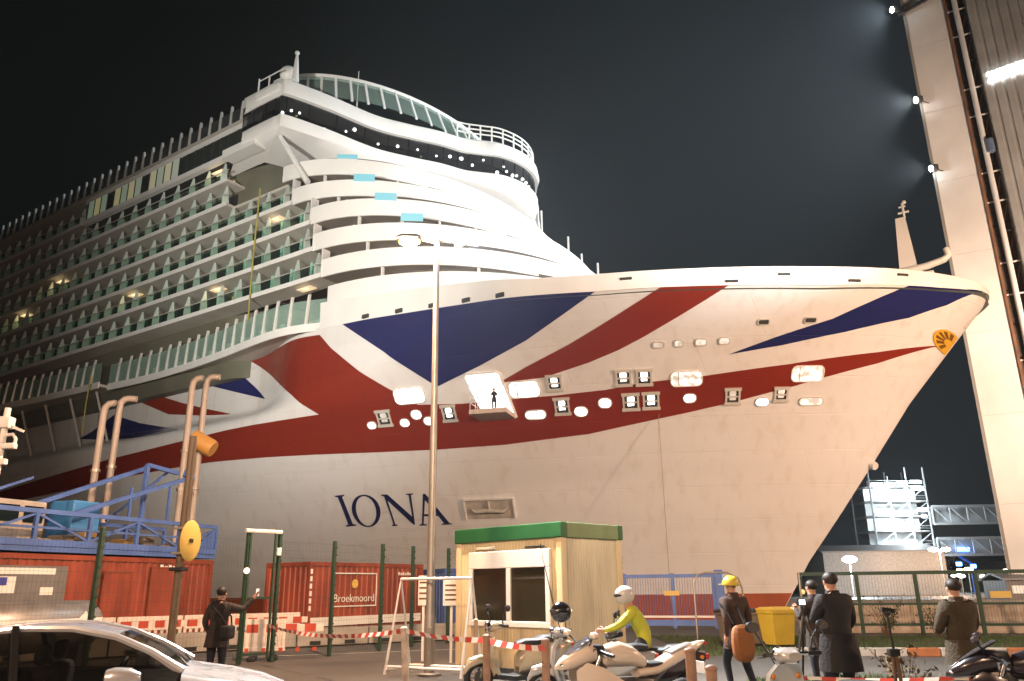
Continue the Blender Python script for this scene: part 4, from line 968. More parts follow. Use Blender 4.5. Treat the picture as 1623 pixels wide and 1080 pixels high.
# white camera mast at the left edge
cm = empty('camera_mast', (-10.4, 16.0, 0), 0, 'white mast with camera brackets at the left picture edge', 'mast')
MB().tube([(0, 0, 0), (0, 0, 5.35)], [.08, .06], 10).build('post', M_wht, cm, smooth=True)
MB().bbox(-.3, .14, -.12, .12, 4.92, 5.16, .03).build('camera_box', M_wht, cm, smooth=True)
MB().bar((.1, 0, 4.98), (.40, 0, 4.86), .05).build('bracket', M_wht, cm)
MB().bbox(-.05, .30, -.07, .07, 4.50, 4.62, .03).build('camera_box', M_wht, cm, smooth=True)
MB().tube([(.0, 0, 4.78), (.2, 0, 4.80), (.27, 0, 4.7), (.26, 0, 4.6)], .035, 8).build('bracket', M_wht, cm, smooth=True)
MB().bbox(-.05, .16, -.06, .06, 4.18, 4.30, .02).build('junction_box', M_wht, cm)

# --- green mesh fence
fen = empty('mesh_fence', (-9.1, 14.5, 0), 0, 'tall green wire mesh fence in front of the red containers', 'fence')
FP = [(-9.9, 12.8), (-8.6, 17.0), (-7.55, 18.6), (-6.67, 20.5), (-6.08, 21.2), (-5.0, 22.8), (-3.93, 24.5), (-3.21, 26.0), (-2.21, 27.6), (-1.2, 29.2), (.4, 31.5), (2.2, 33.2), (4.4, 34.1)]
for i, (x, y) in enumerate(FP):
    rel = (x+9.1, y-14.5, 0)
    f = MB(); f.bbox(-.04, .04, -.05, .05, 0, 3.0 if i not in (3, 4) else 3.12, .01)
    for z_ in [k_*.2+.2 for k_ in range(14)]: f.box(-.055, .055, -.065, -.045, z_, z_+.05)
    f.build('post', M_green, fen, loc=rel, rot=(0, 0, math.atan2(FP[min(i+1, 12)][1]-FP[max(i-1, 0)][1], FP[min(i+1, 12)][0]-FP[max(i-1, 0)][0])))
for i in range(len(FP)-1):
    if i == 3: continue
    p, q = Vector((*FP[i], 0))-Vector((9.1*-1, 14.5, 0)), Vector((*FP[i+1], 0))-Vector((-9.1, 14.5, 0)); d = q-p; n = max(int(d.length/.10), 4); f = MB()
    for j in range(1, n): 
        c_ = p+d*j/n; f.add([c_+Vector((-.0012, -.0012, .1)), c_+Vector((.0012, -.0012, .1)), c_+Vector((.0012, -.0012, 2.95)), c_+Vector((-.0012, -.0012, 2.95))], [(0, 1, 2, 3)])
    for j in range(15): z_ = .1+j*.2; dn = Vector((d.y, -d.x, 0)).normalized()*.006; f.add([p+dn+Vector((0, 0, z_)), q+dn+Vector((0, 0, z_)), q+dn+Vector((0, 0, z_+.004)), p+dn+Vector((0, 0, z_+.004))], [(0, 1, 2, 3)])
    o = f.build('wire_mesh', M_green, fen, normals=False); o['kind'] = 'stuff'
gf_ = empty('gate_frame', (-6.67, 20.4, 0), math.atan2(.7, .59), 'narrow green gate with white top bar behind the man with the phone', 'gate')
MB().tube([(-.06, 0, 3.14), (.98, 0, 3.14)], .055, 8).build('top_bar', M_wht, gf_)
for x_ in (.10, .82): MB().box(x_-.025, x_+.025, -.025, .025, .1, 3.08).build('stile', M_green, gf_)
for z_ in (.2, 1.5): MB().box(.13, .79, -.02, .02, z_, z_+.05).build('cross_bar', M_green, gf_)
MB().bbox(.84, .96, -.10, -.04, 2.55, 2.75, .02).build('lock_box', M_wht, gf_)
f = MB(); f.sphere((-.02, -.12, 2.17), .075, 10); f.build('marker_lamp', emat('marker', (1, .8, .55), 1.6), gf_, smooth='all')

# --- red and white plastic barriers
M_bar = mat('barrier_white', (.66, .58, .50), .55, var=.15, vscale=4); M_barr = mat('barrier_red', (.42, .05, .02), .5)
def barrier(p, rz, lab, L=2.0):
    r_ = empty('plastic_barrier', (*p, 0), rz, lab, 'barrier', 'red and white plastic barriers along the yard')
    MB().bbox(0, L, -.02, .02, .86, 1.0, .01).build('top_rail', M_bar, r_); MB().bbox(0, L, -.02, .02, .22, .32, .01).build('bottom_rail', M_bar, r_)
    n = 11
    for i in range(n):
        x_ = i*(L-.10)/(n-1); MB().bbox(x_, x_+.09, -.014, .014, .30, .62, .008).build('slat', M_bar, r_)
    MB().bbox(0, L, -.018, .018, .60, .68, .008).build('middle_rail', M_bar, r_)
    for i in range(4): MB().box(.12+i*.48, .40+i*.48, -.026, .026, .67, .87).build('red_panel', M_barr, r_); 
    for i in range(4): MB().box(.401+i*.48, .598+i*.48-.0, -.017, .017, .675, .865).build('white_panel', M_bar, r_)
    for i in range(5): MB().box(.1+i*.42, .2+i*.42, -.022, .022, .2, .30).build('red_tab', M_barr, r_)
    for x_ in (.2, L-.4): MB().bbox(x_, x_+.2, -.35, .35, 0, .1, .02).build('foot', M_rubber, r_)
    return r_
BL = [(-15.4, 20.2), (-14.2, 21.75), (-13.0, 23.2), (-11.65, 24.6), (-10.2, 25.9), (-8.7, 27.0)]
LB = ['plastic barrier farthest left, above the car boot', 'plastic barrier second from the left picture edge', 'plastic barrier just left of the first green post', 'plastic barrier right of the first green post', 'plastic barrier behind the yellow sign post', 'plastic barrier behind the man with the phone']
for i, p in enumerate(BL): 
    q_ = BL[i+1] if i < 5 else (-7.1, 27.9)
    barrier(p, math.atan2(q_[1]-p[1], q_[0]-p[0]), LB[i], math.dist(p, q_)-.05)
barrier((-7.0, 21.6), R(12), 'short plastic barrier standing beside the narrow gate', 1.1)

# --- concrete foot blocks of the fence
kb0 = None
KP = [(-13.4, 21.4), (-11.2, 23.2), (-9.0, 25.0), (-6.9, 26.4), (-4.9, 27.7), (-2.9, 29.0), (-.9, 30.3)]
KL = ['concrete block behind the car roof', 'concrete block below the leftmost barriers', 'concrete block behind the man with the phone', 'concrete block left of the barrier tape', 'long concrete block under the red named container', 'concrete block behind the lamp post', 'concrete block beside the site office']
for i in range(len(KP)):
    p = KP[i]; q_ = KP[i+1] if i < 6 else (1.1, 31.6); a_ = math.atan2(q_[1]-p[1], q_[0]-p[0]); L = math.dist(p, q_)-.04
    r_ = empty('concrete_block', (*p, 0), a_, KL[i], 'concrete block', 'concrete blocks along the fence')
    f = MB(); f.bbox(0, L, -.3, .3, 0.03, .55, .03); f.build('block_body', M_conc, r_)
    for x_ in (.4, L-.8): MB().box(x_, x_+.35, -.304, -.298, .06, .18).build('fork_slot', M_black, r_)

# --- street lamp in the middle with a sodium head and a white flood
def street_lamp(loc, lab, rz=0, white=True, group='street lamps', H=9.7, en=1.0):
    r_ = empty('street_lamp', loc, rz, lab, 'street lamp', group)
    MB().lathe([(.115, 0), (.115, 1.1), (.095, 1.2), (.085, 3), (.062, H-.1), (.06, H)], (0, 0, 0), (0, 0, 1), 14).build('pole', M_pole, r_, smooth=True)
    MB().lathe([(.24, 0), (.24, .04), (.18, .06)], (0, 0, .004), (0, 0, 1), 14).build('base_flange', M_pole, r_)
    MB().bbox(-.05, .05, -.125, -.09, .5, .95, .01).build('service_hatch', M_pole, r_)
    hd = MB().tube([(0, 0, H-.08), (-.25, -.02, H), (-.5, -.05, H)], .035, 8).build('arm', M_pole, r_)
    f = MB(); f.loft([[Vector((x_, y_*w_-.05, H+.05+z_*h_)) for y_, z_ in ((-1, -.4), (-.6, .8), (.6, .8), (1, -.4), (.6, -.8), (-.6, -.8))] for x_, w_, h_ in ((-.40, .06, .05), (-.5, .14, .08), (-.85, .15, .08), (-.98, .07, .04))]); f.build('lamp_head', M_steel, r_, smooth=True)
    f = MB(); f.sphere((-.66, -.05, H-.05), .17, 12, sc=(1.6, .9, .6)); f.build('sodium_lens', emat('sodium_lens', (1, .42, .10), 5), r_, smooth='all')
    light('sodium_light', 'POINT', (-.68, -.15, H-.22), SODIUM_W*en, SODIUM, r_, size=.12)
    if white:
        MB().tube([(0, 0, H-.05), (.3, -.03, H+.02)], .03, 8).build('arm', M_pole, r_)
        d_ = Vector((.62, -.55, -.45)).normalized()
        hd = MB().obox((.42, -.08, H+.07), (.42, .34, .24), d_.to_track_quat('X', 'Z').to_matrix()).build('flood_housing', M_steel, r_)
        f = MB(); f.lathe([(.20, 0), (.21, .03), (.12, .08)], Vector((.42, -.08, H+.07))+d_*.21, d_, 16); f.build('flood_lens', emat('street_flood', (.72, .9, 1), 120), r_, smooth=True)
        light('white_light', 'SPOT', Vector((.42, -.08, H+.07))+d_*.5, 20000*en, COOL, r_, aim=Vector((.42, -.08, H+.07))+d_*9, size=.15, spot=150, blend=.8)
    return r_
street_lamp((-1.77, 17.5, 0), 'tall street lamp with one amber and one white lamp before the bow')
SL = [((-5.5, -4.0, 0), 'street lamp added behind the photographer, beside the road'), ((-19, 3, 0), 'street lamp beside the road on the left'), ((24.0, 10.0, 0), 'street lamp beyond the right picture edge'), ((38, 30, 0), 'street lamp on the quay right of the bow')]  # first lamp added out of view to warm the site office front
for p, lab in SL: street_lamp(p, lab, R(30), False, en=1.0)
# high sodium flood masts on the quay, right and behind the photographer
def flood_mast(loc, H, aims, en, lab, col=None, cone=80):
    col = col or SODIUM
    r_ = empty('flood_mast', loc, 0, lab, 'flood mast', 'flood masts along the quay')
    MB().lathe([(.3, 0), (.26, 2), (.14, H)], (0, 0, 0), (0, 0, 1), 14).build('mast', M_pole, r_, smooth=True)
    MB().box(-1.2, 1.2, -.08, .08, H-.1, H+.1).build('cross_arm', M_steel, r_)
    for i, a_ in enumerate(aims):
        p = Vector((-.9+i*.9, 0, H+.35)); d_ = (Vector(a_)-Vector(loc)-p).normalized()
        MB().obox(p, (.5, .5, .4), d_.to_track_quat('X', 'Z').to_matrix()).build('housing', M_steel, r_)
        MB().lathe([(.2, 0), (.2, .04)], p+d_*.26, d_, 14).build('lens', emat('sodium_lens', (1, .42, .10), 5) if col == SODIUM else M_floodlens2, r_)
        light('flood', 'SPOT', p+d_*.5, en, col, r_, aim=Vector(a_)-Vector(loc), size=1.0, spot=cone, blend=.8)
flood_mast((44, 22, 0), 15, [(22, 62, 14)], MAST_W*1.95, 'sodium flood mast on the quay right of the bow')
flood_mast((40, 12, 0), 17, [(-2, 86, 43), (-10, 84, 41)], WHITE_W*1.0, 'white flood mast on the quay, aimed at the ship terraces', FLOOD, 30)
flood_mast((4, -14, 0), 14, [(12, 62, 12), (-12, 66, 12)], MAST_W*.80, 'sodium flood mast behind the photographer', WARM, 50)
flood_mast((66, 44, 0), 12, [(57, 90, 14), (57, 90, 34), (57, 90, 58)], MAST_W*2.6, 'extra sodium flood mast added to brighten the dock tower', (1.0, .70, .52), 70)  # unseen extra mast, added to brighten the lower tower
flood_mast((-30, 10, 0), 14, [(-14, 66, 34), (-22, 72, 30)], MAST_W*1.7, 'pale flood mast beside the road far left', (1, .94, .84), 54)

# --- sign post with round yellow sign
sp_ = empty('sign_post', (-5.5, 13.5, 0), R(-98), 'brown steel post with a round yellow sign seen almost edge-on', 'sign post')
MB().tube([(0, 0, 0), (-.02, 0, 4.25)], .065, 12).build('post', mat('post_brown', (.17, .12, .075), .5, metal=.3, var=.2), sp_, smooth=True)
f = MB(); f.lathe([(.001, 0), (.31, 0), (.33, .012), (.31, .024), (.001, .024)], (-.01, .14, 2.5), (0, 1, 0), 32); f.build('yellow_disc', mat('sign_yellow', (.72, .48, .10), .5, var=.08), sp_, smooth=True)
MB().bbox(-.06, .06, .165, .18, 2.47, 2.53, .01).build('disc_bolt', M_black, sp_)
for z_ in (2.3, 2.7): MB().bbox(-.12, .12, -.1, .135, z_-.02, z_+.02, .008).build('clamp', M_pole, sp_)
MB().bbox(-.11, .11, -.11, .11, 2.02, 2.08, .01).build('collar', M_black, sp_)

# --- white tubular trestle, notices, tape posts
tr_ = empty('trestle_frame', (-2.65, 17.3, 0), R(-30), 'white tubular trestle frame standing beside the street lamp', 'trestle')
for pts in ([(0, 0, .05), (.12, .3, 1.9), (.2, .6, .05)], [(1.85, 0, .05), (1.9, .3, 1.9), (1.95, .6, .05)], [(.12, .3, 1.9), (1.9, .3, 1.9)], [(.03, .04, .2), (1.85, .04, .2)], [(.17, .56, .2), (1.95, .56, .2)], [(0.03, 0.0, .15), (.2, .58, .15)], [(1.85, 0, .15), (1.95, .6, .15)]):
    MB().tube(pts, .03, 8).build('tube', M_wht, tr_, smooth=True)
for p, lab, rz, w_, h_ in (((-2.3, 21.0, 0), 'white notice board left of the lamp pole', R(-12), .28, .72), ((-1.55, 20.4, 0), 'white notice board between lamp pole and site office', R(10), .42, .62)):
    nb = empty('notice_board', p, rz, lab, 'notice board')
    MB().box(-.03, .03, 0, .05, 0, 1.95).build('stake', M_wht, nb); MB().bbox(-w_/2, w_/2, -.02, -.001, 1.3, 1.3+h_, .008).build('board', M_wht, nb)
    for k_ in range(4): MB().box(-w_*.38, w_*(.38-.1*(k_ % 2)), -.024, -.0205, 1.3+h_*(.2+.18*k_), 1.3+h_*(.26+.18*k_)).build('text_line', mat('ink', (.12, .06, .03), .7), nb)
M_ptape = [mat('tape_white', (.75, .70, .64), .5), mat('tape_red', (.48, .05, .03), .5)]
def tape(pts, lab, w=.075):
    vs_ = []; fs_ = []; mi = []; seg = .16; run = 0; f = MB()
    for a_, b_ in zip(pts, pts[1:]):
        a_ = Vector(a_); b_ = Vector(b_); n = max(int((b_-a_).length/seg), 2); sag = .012*(b_-a_).length**1.3
        for i in range(n):
            t0, t1 = i/n, (i+1)/n
            p = a_.lerp(b_, t0)-Vector((0, 0, sag*4*t0*(1-t0))); q = a_.lerp(b_, t1)-Vector((0, 0, sag*4*t1*(1-t1)))
            tw0 = .02*math.sin(run*.3); f.add([p+Vector((tw0, tw0, -w/2)), q+Vector((tw0, tw0, -w/2)), q+Vector((-tw0, -tw0, w/2)), p+Vector((-tw0, -tw0, w/2))], [(0, 1, 2, 3)], run % 2); run += 1
    return tag(f.build('barrier_tape', M_ptape, normals=False), lab, 'barrier tape')
tape([(-6.0, 20.5, .88), (-1.9, 14.5, 1.02)], 'red and white barrier tape from the gate to the leaning post')
tape([(-1.9, 14.5, 1.02), (-.46, 12.6, .96), (.39, 11.2, .93)], 'red and white barrier tape strung across the parked scooters')
tape([(2.1, 9.9, .55), (3.6, 10.6, .60), (5.2, 10.2, .62), (7.0, 10.0, .66)], 'thin barrier tape at knee height on the right', .04)
def bollard(p, h, lab, mt_, r=.055, lean=0):
    r_ = empty('steel_post', (*p, 0), 0, lab, 'post', 'low posts by the parked bikes')
    MB().tube([(0, 0, 0), (lean, 0, h)], r, 12).build('shaft', mt_, r_, smooth=True)
    MB().sphere((lean, 0, h), r*1.15, 12, sc=(1, 1, .6)).build('cap', mt_, r_, smooth='all')
    MB().lathe([(r*1.8, 0), (r*1.8, .03)], (0, 0, 0), (0, 0, 1), 12).build('base_plate', mt_, r_)
M_bol = mat('post_rust', (.28, .16, .10), .6, var=.4, vscale=6)
bollard((-1.85, 14.5), 1.05, 'leaning striped post holding the barrier tape', mat('post_striped', (.52, .42, .34), .6, var=.4, vscale=5), .06, -.06)
bollard((-.42, 12.4), 1.02, 'rusty post in front of the cream scooter', M_bol); bollard((.40, 11.3), 1.02, 'rusty post between the two scooters', M_bol)
bollard((2.02, 9.85), .98, 'short rusty post behind the white motorcycle tail', M_bol, .06); bollard((2.10, 9.2), .85, 'lower rusty post nearest the camera', M_bol, .06)
bollard((-.75, 16.1), 1.12, 'slim pale post left of the site office', mat('post_pale', (.48, .34, .24), .6, var=.3), .04)

# --- site office container with green roof edge
of = empty('site_office', (.95, 16.5, 0), R(135.5), 'small cream site office cabin with green roof edge and sliding window', 'cabin')
# local x runs along the front to the left corner, y runs along the front normal (towards the left-hand viewer)
OW, OD, OH = 3.2, 2.0, 2.98
M_cream = mat('office_cream', (.70, .56, .33), .5, var=.16, vscale=2.2, stretch=(1, 1, .25)); M_cream2 = mat('office_pale', (.60, .53, .38), .34, var=.25, vscale=2.2, stretch=(1, 1, .25))
M_grn = mat('office_green', (.014, .095, .026), .45, var=.15)
def office_side(p, q, n, mt_, nm):
    p = Vector(p); q = Vector(q); d = (q-p)/n; o_ = Vector((d.y, -d.x, 0)).normalized(); prof = []
    for i in range(n): b_ = p+d*i; prof += [b_, b_+d*.55, b_+d*.66-o_*.006, b_+d*.9-o_*.006]
    prof.append(q); f = MB(); f.loft([[v+Vector((0, 0, .12)) for v in prof], [v+Vector((0, 0, OH-.30)) for v in prof]], closed=False, cap=False); return f.build(nm, mt_, of)
# front faces +y (to the left-hand viewer), the narrow end faces -x
office_side((OW-.06, -.04, 0), (.06, -.04, 0), 34, M_cream, 'front_wall'); office_side((.04, -.06, 0), (.04, -OD+.06, 0), 22, M_cream2, 'end_wall')
office_side((.06, -OD+.04, 0), (OW-.06, -OD+.04, 0), 22, M_cream, 'back_wall'); office_side((OW-.04, -OD+.06, 0), (OW-.04, -.06, 0), 14, M_cream, 'end_wall')
for x_ in (0, OW-.16):
    for y_ in (-OD, -.16): MB().bbox(x_, x_+.16, y_, y_+.16, .0, OH-.305, .02).build('corner_post', M_cream, of)
for q_ in ((-.03, OW+.03, -.16, .03), (-.03, OW+.03, -OD-.03, -OD+.13)): MB().bbox(q_[0], q_[1], q_[2], q_[3], OH-.31, OH, .02).build('roof_edge', M_grn, of)
for q_ in ((-.028, .13, -OD+.13, -.16), (OW-.13, OW+.028, -OD+.13, -.16)): MB().bbox(q_[0], q_[1], q_[2], q_[3], OH-.308, OH-.002, .02).build('roof_edge', mat('office_green_faded', (.16, .22, .10), .5, var=.2), of)
MB().box(.1, OW-.1, -OD+.1, -.1, OH-.12, OH-.05).build('roof_sheet', mat('roof_pale', (.42, .38, .32), .6), of)
MB().bbox(.0, OW, -OD, 0, 0, .12, .01).build('base_frame', M_steel, of)
wf = MB(); W0, W1, Z0, Z1 = .30, 2.72, .92, 2.46
wf.bbox(W0, W1, -.03, .05, Z1-.36, Z1, .015); wf.bbox(W0, W1, -.03, .05, Z0, Z0+.12, .015)
for x_ in (W0, 1.42, W1-.12): wf.bbox(x_, x_+.13, -.03, .05, Z0+.12, Z1-.36, .012)
win = wf.build('window_frame', mat('pvc_white', (.78, .72, .62), .4), of)
for a_, b_ in ((W0+.13, 1.42), (1.55, W1-.12)): MB().box(a_, b_, -.005, .012, Z0+.12, Z1-.36).build('window_pane', mat('office_glass', (.030, .024, .012), .06), win)
MB().box(.35, W1-.05, -OD+.15, -.06, Z0, 2.1).build('dark_room', mat('office_room', (.10, .08, .04), .9), of)
f = MB(); f.bbox(1.9, 2.5, -.02, .03, 2.50, 2.56, .01); f.build('vent_slot', M_cream2, of)
MB().tube([(.55, .03, 2.56), (.52, .04, 2.44), (.3, .05, 1.7), (.12, .06, 1.1)], .012, 6).build('cable', M_black, of)
MB().bbox(.45, 1.0, .0, .04, 2.50, 2.53, .01).build('cable_tray', M_black, of)

# --- blue yard gate
bg_ = empty('yard_gate', (4.5, 34, 0), math.atan2(-1.2, 3.5), 'blue steel sliding gate with purple slats beside the site office', 'gate')
for x_ in (0, 1.95, 3.55): MB().bbox(x_-.07, x_+.07, -.06, .06, .1, 2.2, .01).build('gate_post', M_bluep, bg_)
MB().bbox(3.6, 3.95, -.12, .12, 0, 2.3, .02).build('gate_pier', M_bluep, bg_)
for z0, z1 in ((2.02, 2.16), (.2, .42)): MB().box(.0, 3.5, -.055, .055, z0, z1).build('gate_rail', M_bluep, bg_)
MB().box(0, 3.5, -.07, .07, .5, .58).build('white_rail', M_wht, bg_)
s0 = MB().box(-.02, .02, -.02, .02, .58, 1.36).build('slat', mat('slat_purple', (.11, .05, .12), .5), bg_, loc=(.12, 0, 0))
b0 = MB().box(-.008, .008, -.008, .008, 1.36, 2.02).build('bar', M_bluep, bg_, loc=(.12, 0, 0))
for i in range(1, 33):
    x_ = .12+i*.105
    if abs(x_-1.95) > .08: inst(s0, loc=(x_, 0, 0)); inst(b0, loc=(x_, 0, 0))
MB().box(1.6, 2.2, -.09, -.075, 1.34, 1.52).build('yellow_plate', mat('plate_yellow', (.62, .42, .10), .5), bg_)

# --- right: bins, green fence, verge, kerb, weeds
def bin_(p, rz, w, d, h, mt_, lid, lab):
    r_ = empty('wheeled_bin', (*p, 0), rz, lab, 'bin')
    f = MB(); f.loft([[Vector((x_*w_, y_*d_, z_)) for x_, y_ in ((-.5, -.5), (.5, -.5), (.5, .5), (-.5, .5))] for z_, w_, d_ in ((.10, w*.82, d*.8), (h*.9, w, d), (h*.94, w*1.05, d*1.05), (h, w*1.05, d*1.05))]); f.build('body', mt_, r_)
    f = MB(); f.loft([[Vector((x_*w_, y_*d_, z_)) for x_, y_ in ((-.5, -.5), (.5, -.5), (.5, .5), (-.5, .5))] for z_, w_, d_ in ((h+.003, w*1.08, d*1.08), (h+.05, w*1.06, d*1.06), (h+.1, w*.85, d*.85))]); f.build('lid', lid, r_)
    for sx in (-1, 1): MB().lathe([(.09, -.03), (.09, .03)], (sx*w*.4, d*.4, .09), (1, 0, 0), 14).build('wheel', M_rubber, r_)
M_ybin = mat('bin_yellow', (.48, .32, .03), .45, var=.1)
bin_((7.45, 24.0), R(20), .75, .7, 1.0, M_ybin, M_ybin, 'yellow wheeled bin behind the person with the yellow helmet')
bin_((6.55, 24.6), R(10), 1.1, .8, .95, mat('bin_brown', (.17, .13, .09), .6), M_black, 'brown wheeled bin left of the yellow bin')
hp = empty('hoop_barrier', (5.9, 25.2, 0), R(10), 'grey bent-tube hoop beside the blue gate', 'barrier')
MB().tube([(-.5, 0, 0), (-.5, 0, 1.85), (-.35, 0, 2.02), (-.1, 0, 2.08), (.6, 0, 2.08), (.95, 0, 1.9), (1.05, 0, 1.6), (1.05, 0, 0)], .03, 8).build('hoop', M_pole, hp, smooth=True)
pp = empty('marker_pole', (8.45, 24.6, 0), 0, 'thin grey marker pole right of the yellow bin', 'pole')
MB().tube([(0, 0, 0), (-.02, 0, 2.05)], .03, 8).build('shaft', M_pole, pp); MB().lathe([(.12, 0), (.12, .03)], (0, 0, 0), (0, 0, 1), 12).build('foot', M_pole, pp)
gfn = empty('panel_fence', (10.3, 30, 0), math.atan2(-1.6, 6.5), 'dark green railing fence with heavy top rail behind the people', 'fence')
GL = 13.5
MB().box(-.05, GL, -.05, .05, 2.0, 2.12).build('top_rail', M_green, gfn); MB().box(-.05, GL, -.04, .04, .98, 1.06).build('mid_rail', M_green, gfn); MB().box(-.05, GL, -.04, .04, .3, .38).build('bottom_rail', M_green, gfn)
for i in range(8):
    MB().bbox(i*1.92-.06, i*1.92+.06, -.07, .07, 0, 2.1, .01).build('post', M_green, gfn)
    f = MB()
    for j in range(1, 19): f.box(i*1.92+j*.1-.003, i*1.92+j*.1+.003, -.004, .004, .38, 2.0)
    if i < 7: o = f.build('wire_mesh', M_green, gfn); o['kind'] = 'stuff'
f = MB(); f.sphere((.05, -.1, 1.45), .09, 10); f.build('amber_lamp', emat('amber_small', (1, .6, .05), .7), gfn, smooth='all')
MB().box(6.1, 6.75, -.09, -.07, 1.2, 1.42).build('yellow_plate', MATS['plate_yellow'], gfn)
r_ = empty('jersey_wall', (10.6, 31.5, 0), math.atan2(-1.6, 6.5), 'pale low wall seen through the green fence', 'wall')
MB().prism([(-.3, 0), (.3, 0), (.2, .25), (.1, .95), (-.1, .95), (-.2, .25)], 0, 9.0, lambda a_, b_, h_: (h_, a_, b_)).build('wall_body', mat('wall_pale', (.48, .38, .29), .7, var=.2), r_)
f = MB(); f.add([(4.6, 21.6, .008), (16, 19.8, .008), (18.5, 27, .008), (4.8, 30.5, .008)], [(0, 1, 2, 3)]); tag(f.build('verge', MATS['verge_soil']), kind='structure')
f = MB(); f.add([(3.0, 11.0, .012), (7.6, 10.2, .012), (9.4, 15.8, .012), (4.4, 16.4, .012)], [(0, 1, 2, 3)]); tag(f.build('verge', MATS['verge_soil']), kind='structure')
kr = empty('painted_kerb', (6.6, 21.3, 0), math.atan2(-1.2, 7.4), 'kerb of orange and pale blocks in front of the green fence', 'kerb')
M_ko = mat('kerb_orange', (.40, .13, .04), .7, var=.3); M_kw = mat('kerb_pale', (.42, .36, .29), .7, var=.25)
for i in range(12): MB().bbox(i*.75+.01, i*.75+.74, -.12, .12, 0, .2, .02).build('kerb_block', M_ko if i % 3 == 1 else M_kw, kr)
M_grass = mat('grass_blade', (.055, .085, .018), .8, var=.5, vscale=2)
def grass(name, quad, n, h, seed, lab):
    rg = random.Random(seed); f = MB(); vs_ = []; fs_ = []
    a_, b_, c_, d_ = [Vector((*p, 0)) for p in quad]
    for i in range(n):
        s_, t_ = rg.random(), rg.random(); p = a_.lerp(b_, s_).lerp(d_.lerp(c_, s_), t_)
        cl = .5+.5*math.sin(p.x*2.1+1)*math.sin(p.y*1.7)
        if rg.random() > .35+.65*cl: continue
        an = rg.uniform(0, 6.28); w_ = rg.uniform(.006, .014); hh = h*rg.uniform(.4, 1.2)*(.5+cl*.7); dx, dy = math.cos(an)*w_, math.sin(an)*w_; lx, ly = rg.gauss(0, hh*.35), rg.gauss(0, hh*.35)
        k = len(vs_); vs_ += [p+Vector((-dx, -dy, 0)), p+Vector((dx, dy, 0)), p+Vector((lx, ly, hh))]; fs_.append((k, k+1, k+2))
    return tag(f.add(vs_, fs_).build(name, M_grass, normals=False), lab, 'grass', kind='stuff')
grass('grass', [(4.7, 21.7), (16, 19.9), (18.3, 26.8), (4.9, 30)], 14000, .16, 4, 'rough grass before the green fence')
grass('grass', [(3.1, 11.1), (7.5, 10.3), (9.3, 15.6), (4.5, 16.2)], 14000, .15, 5, 'tufty grass at the feet of the people on the right')
grass('grass', [(-15.6, 23.2), (-1.6, 29.6), (-1.4, 31.0), (-16, 24.6)], 9000, .12, 6, 'grass strip under the mesh fence')
def shrub(p, w_, h_, lab, seed, col, stems=9):
    r_ = empty('shrub', (*p, 0), 0, lab, 'shrub'); rg = random.Random(seed)
    f = MB()
    tips = []
    for i in range(stems):
        a_ = rg.uniform(0, 6.28); q = Vector((math.cos(a_)*w_*rg.uniform(.2, 1), math.sin(a_)*w_*rg.uniform(.2, 1), h_*rg.uniform(.6, 1.1))); f.tube([(0, 0, 0), q*.5+Vector((0, 0, h_*.12)), q], [.012, .009, .004], 5); tips.append(q)
    f.build('stems', mat('twig', (.12, .06, .03), .8), r_)
    vs_ = []; fs_ = []
    for i in range(260):
        q = rg.choice(tips); c = q*rg.uniform(.35, 1.05)+Vector((rg.gauss(0, .05), rg.gauss(0, .05), rg.gauss(0, .04))); d1 = Vector((rg.gauss(0, 1), rg.gauss(0, 1), rg.gauss(0, 1))).normalized()*.045; d2 = d1.cross(Vector((rg.gauss(0, 1), rg.gauss(0, 1), rg.gauss(0, 1))).normalized())*.6
        k = len(vs_); vs_ += [c-d1, c+d2, c+d1, c-d2]; fs_.append((k, k+1, k+2, k+3))
    MB().add(vs_, fs_).build('foliage', col, r_, normals=False)
M_sh1 = mat('shrub_leaf', (.10, .07, .025), .7, var=.5, vscale=3); M_sh2 = mat('shrub_green', (.05, .075, .02), .7, var=.5, vscale=3)
shrub((5.55, 12.2), .6, .75, 'brownish weedy shrub between the dark-coated person and the right-hand person', 3, M_sh1, 12)
shrub((5.0, 12.9), .45, .45, 'low weed tuft left of the brownish shrub', 4, M_sh2)
shrub((7.2, 11.8), .5, .6, 'weedy shrub beside the right-edge motorcycle', 5, M_sh1)
shrub((12.1, 27.5), .9, 1.3, 'green bush growing against the green fence', 6, M_sh2, 16); shrub((13.6, 27.2), .7, 1.0, 'smaller green bush right of the fence bush', 7, M_sh2, 12)

# ================================================================== VEHICLES
def selsec(x, zc, hw, hh, e=2.6, n=18, yc=0):
    out = []
    for i in range(n):
        t = 2*math.pi*i/n; c, s_ = math.cos(t), math.sin(t)
        out.append(Vector((x, yc+hw*math.copysign(abs(c)**(2/e), c), zc+hh*math.copysign(abs(s_)**(2/e), s_))))
    return out
def wheel(parent, x, y, z, R_, r_, rim, spokes=5, w=1.0):
    o = MB().torus((x, y, z), (0, 1, 0), R_-r_, r_, 32, 12, sq=w).build('wheel', M_rubber, parent, smooth='all')
    f = MB(); f.torus((x, y, z), (0, 1, 0), R_-r_*1.9, r_*.28, 28, 8, sq=2.2)
    for k in range(spokes):
        a_ = 2*math.pi*k/spokes; f.bar((x+math.cos(a_)*.04, y, z+math.sin(a_)*.04), (x+math.cos(a_)*(R_-r_*1.9), y, z+math.sin(a_)*(R_-r_*1.9)), .035, .03)
    f.lathe([(.05, -.05), (.06, 0), (.05, .05)], (x, y, z), (0, 1, 0), 12); f.build('rim', rim, o, smooth=True)
    MB().lathe([(.10, -.006), (.10, .006)], (x, y+.07, z), (0, 1, 0), 20).build('brake_disc', M_steel, o)
    return o
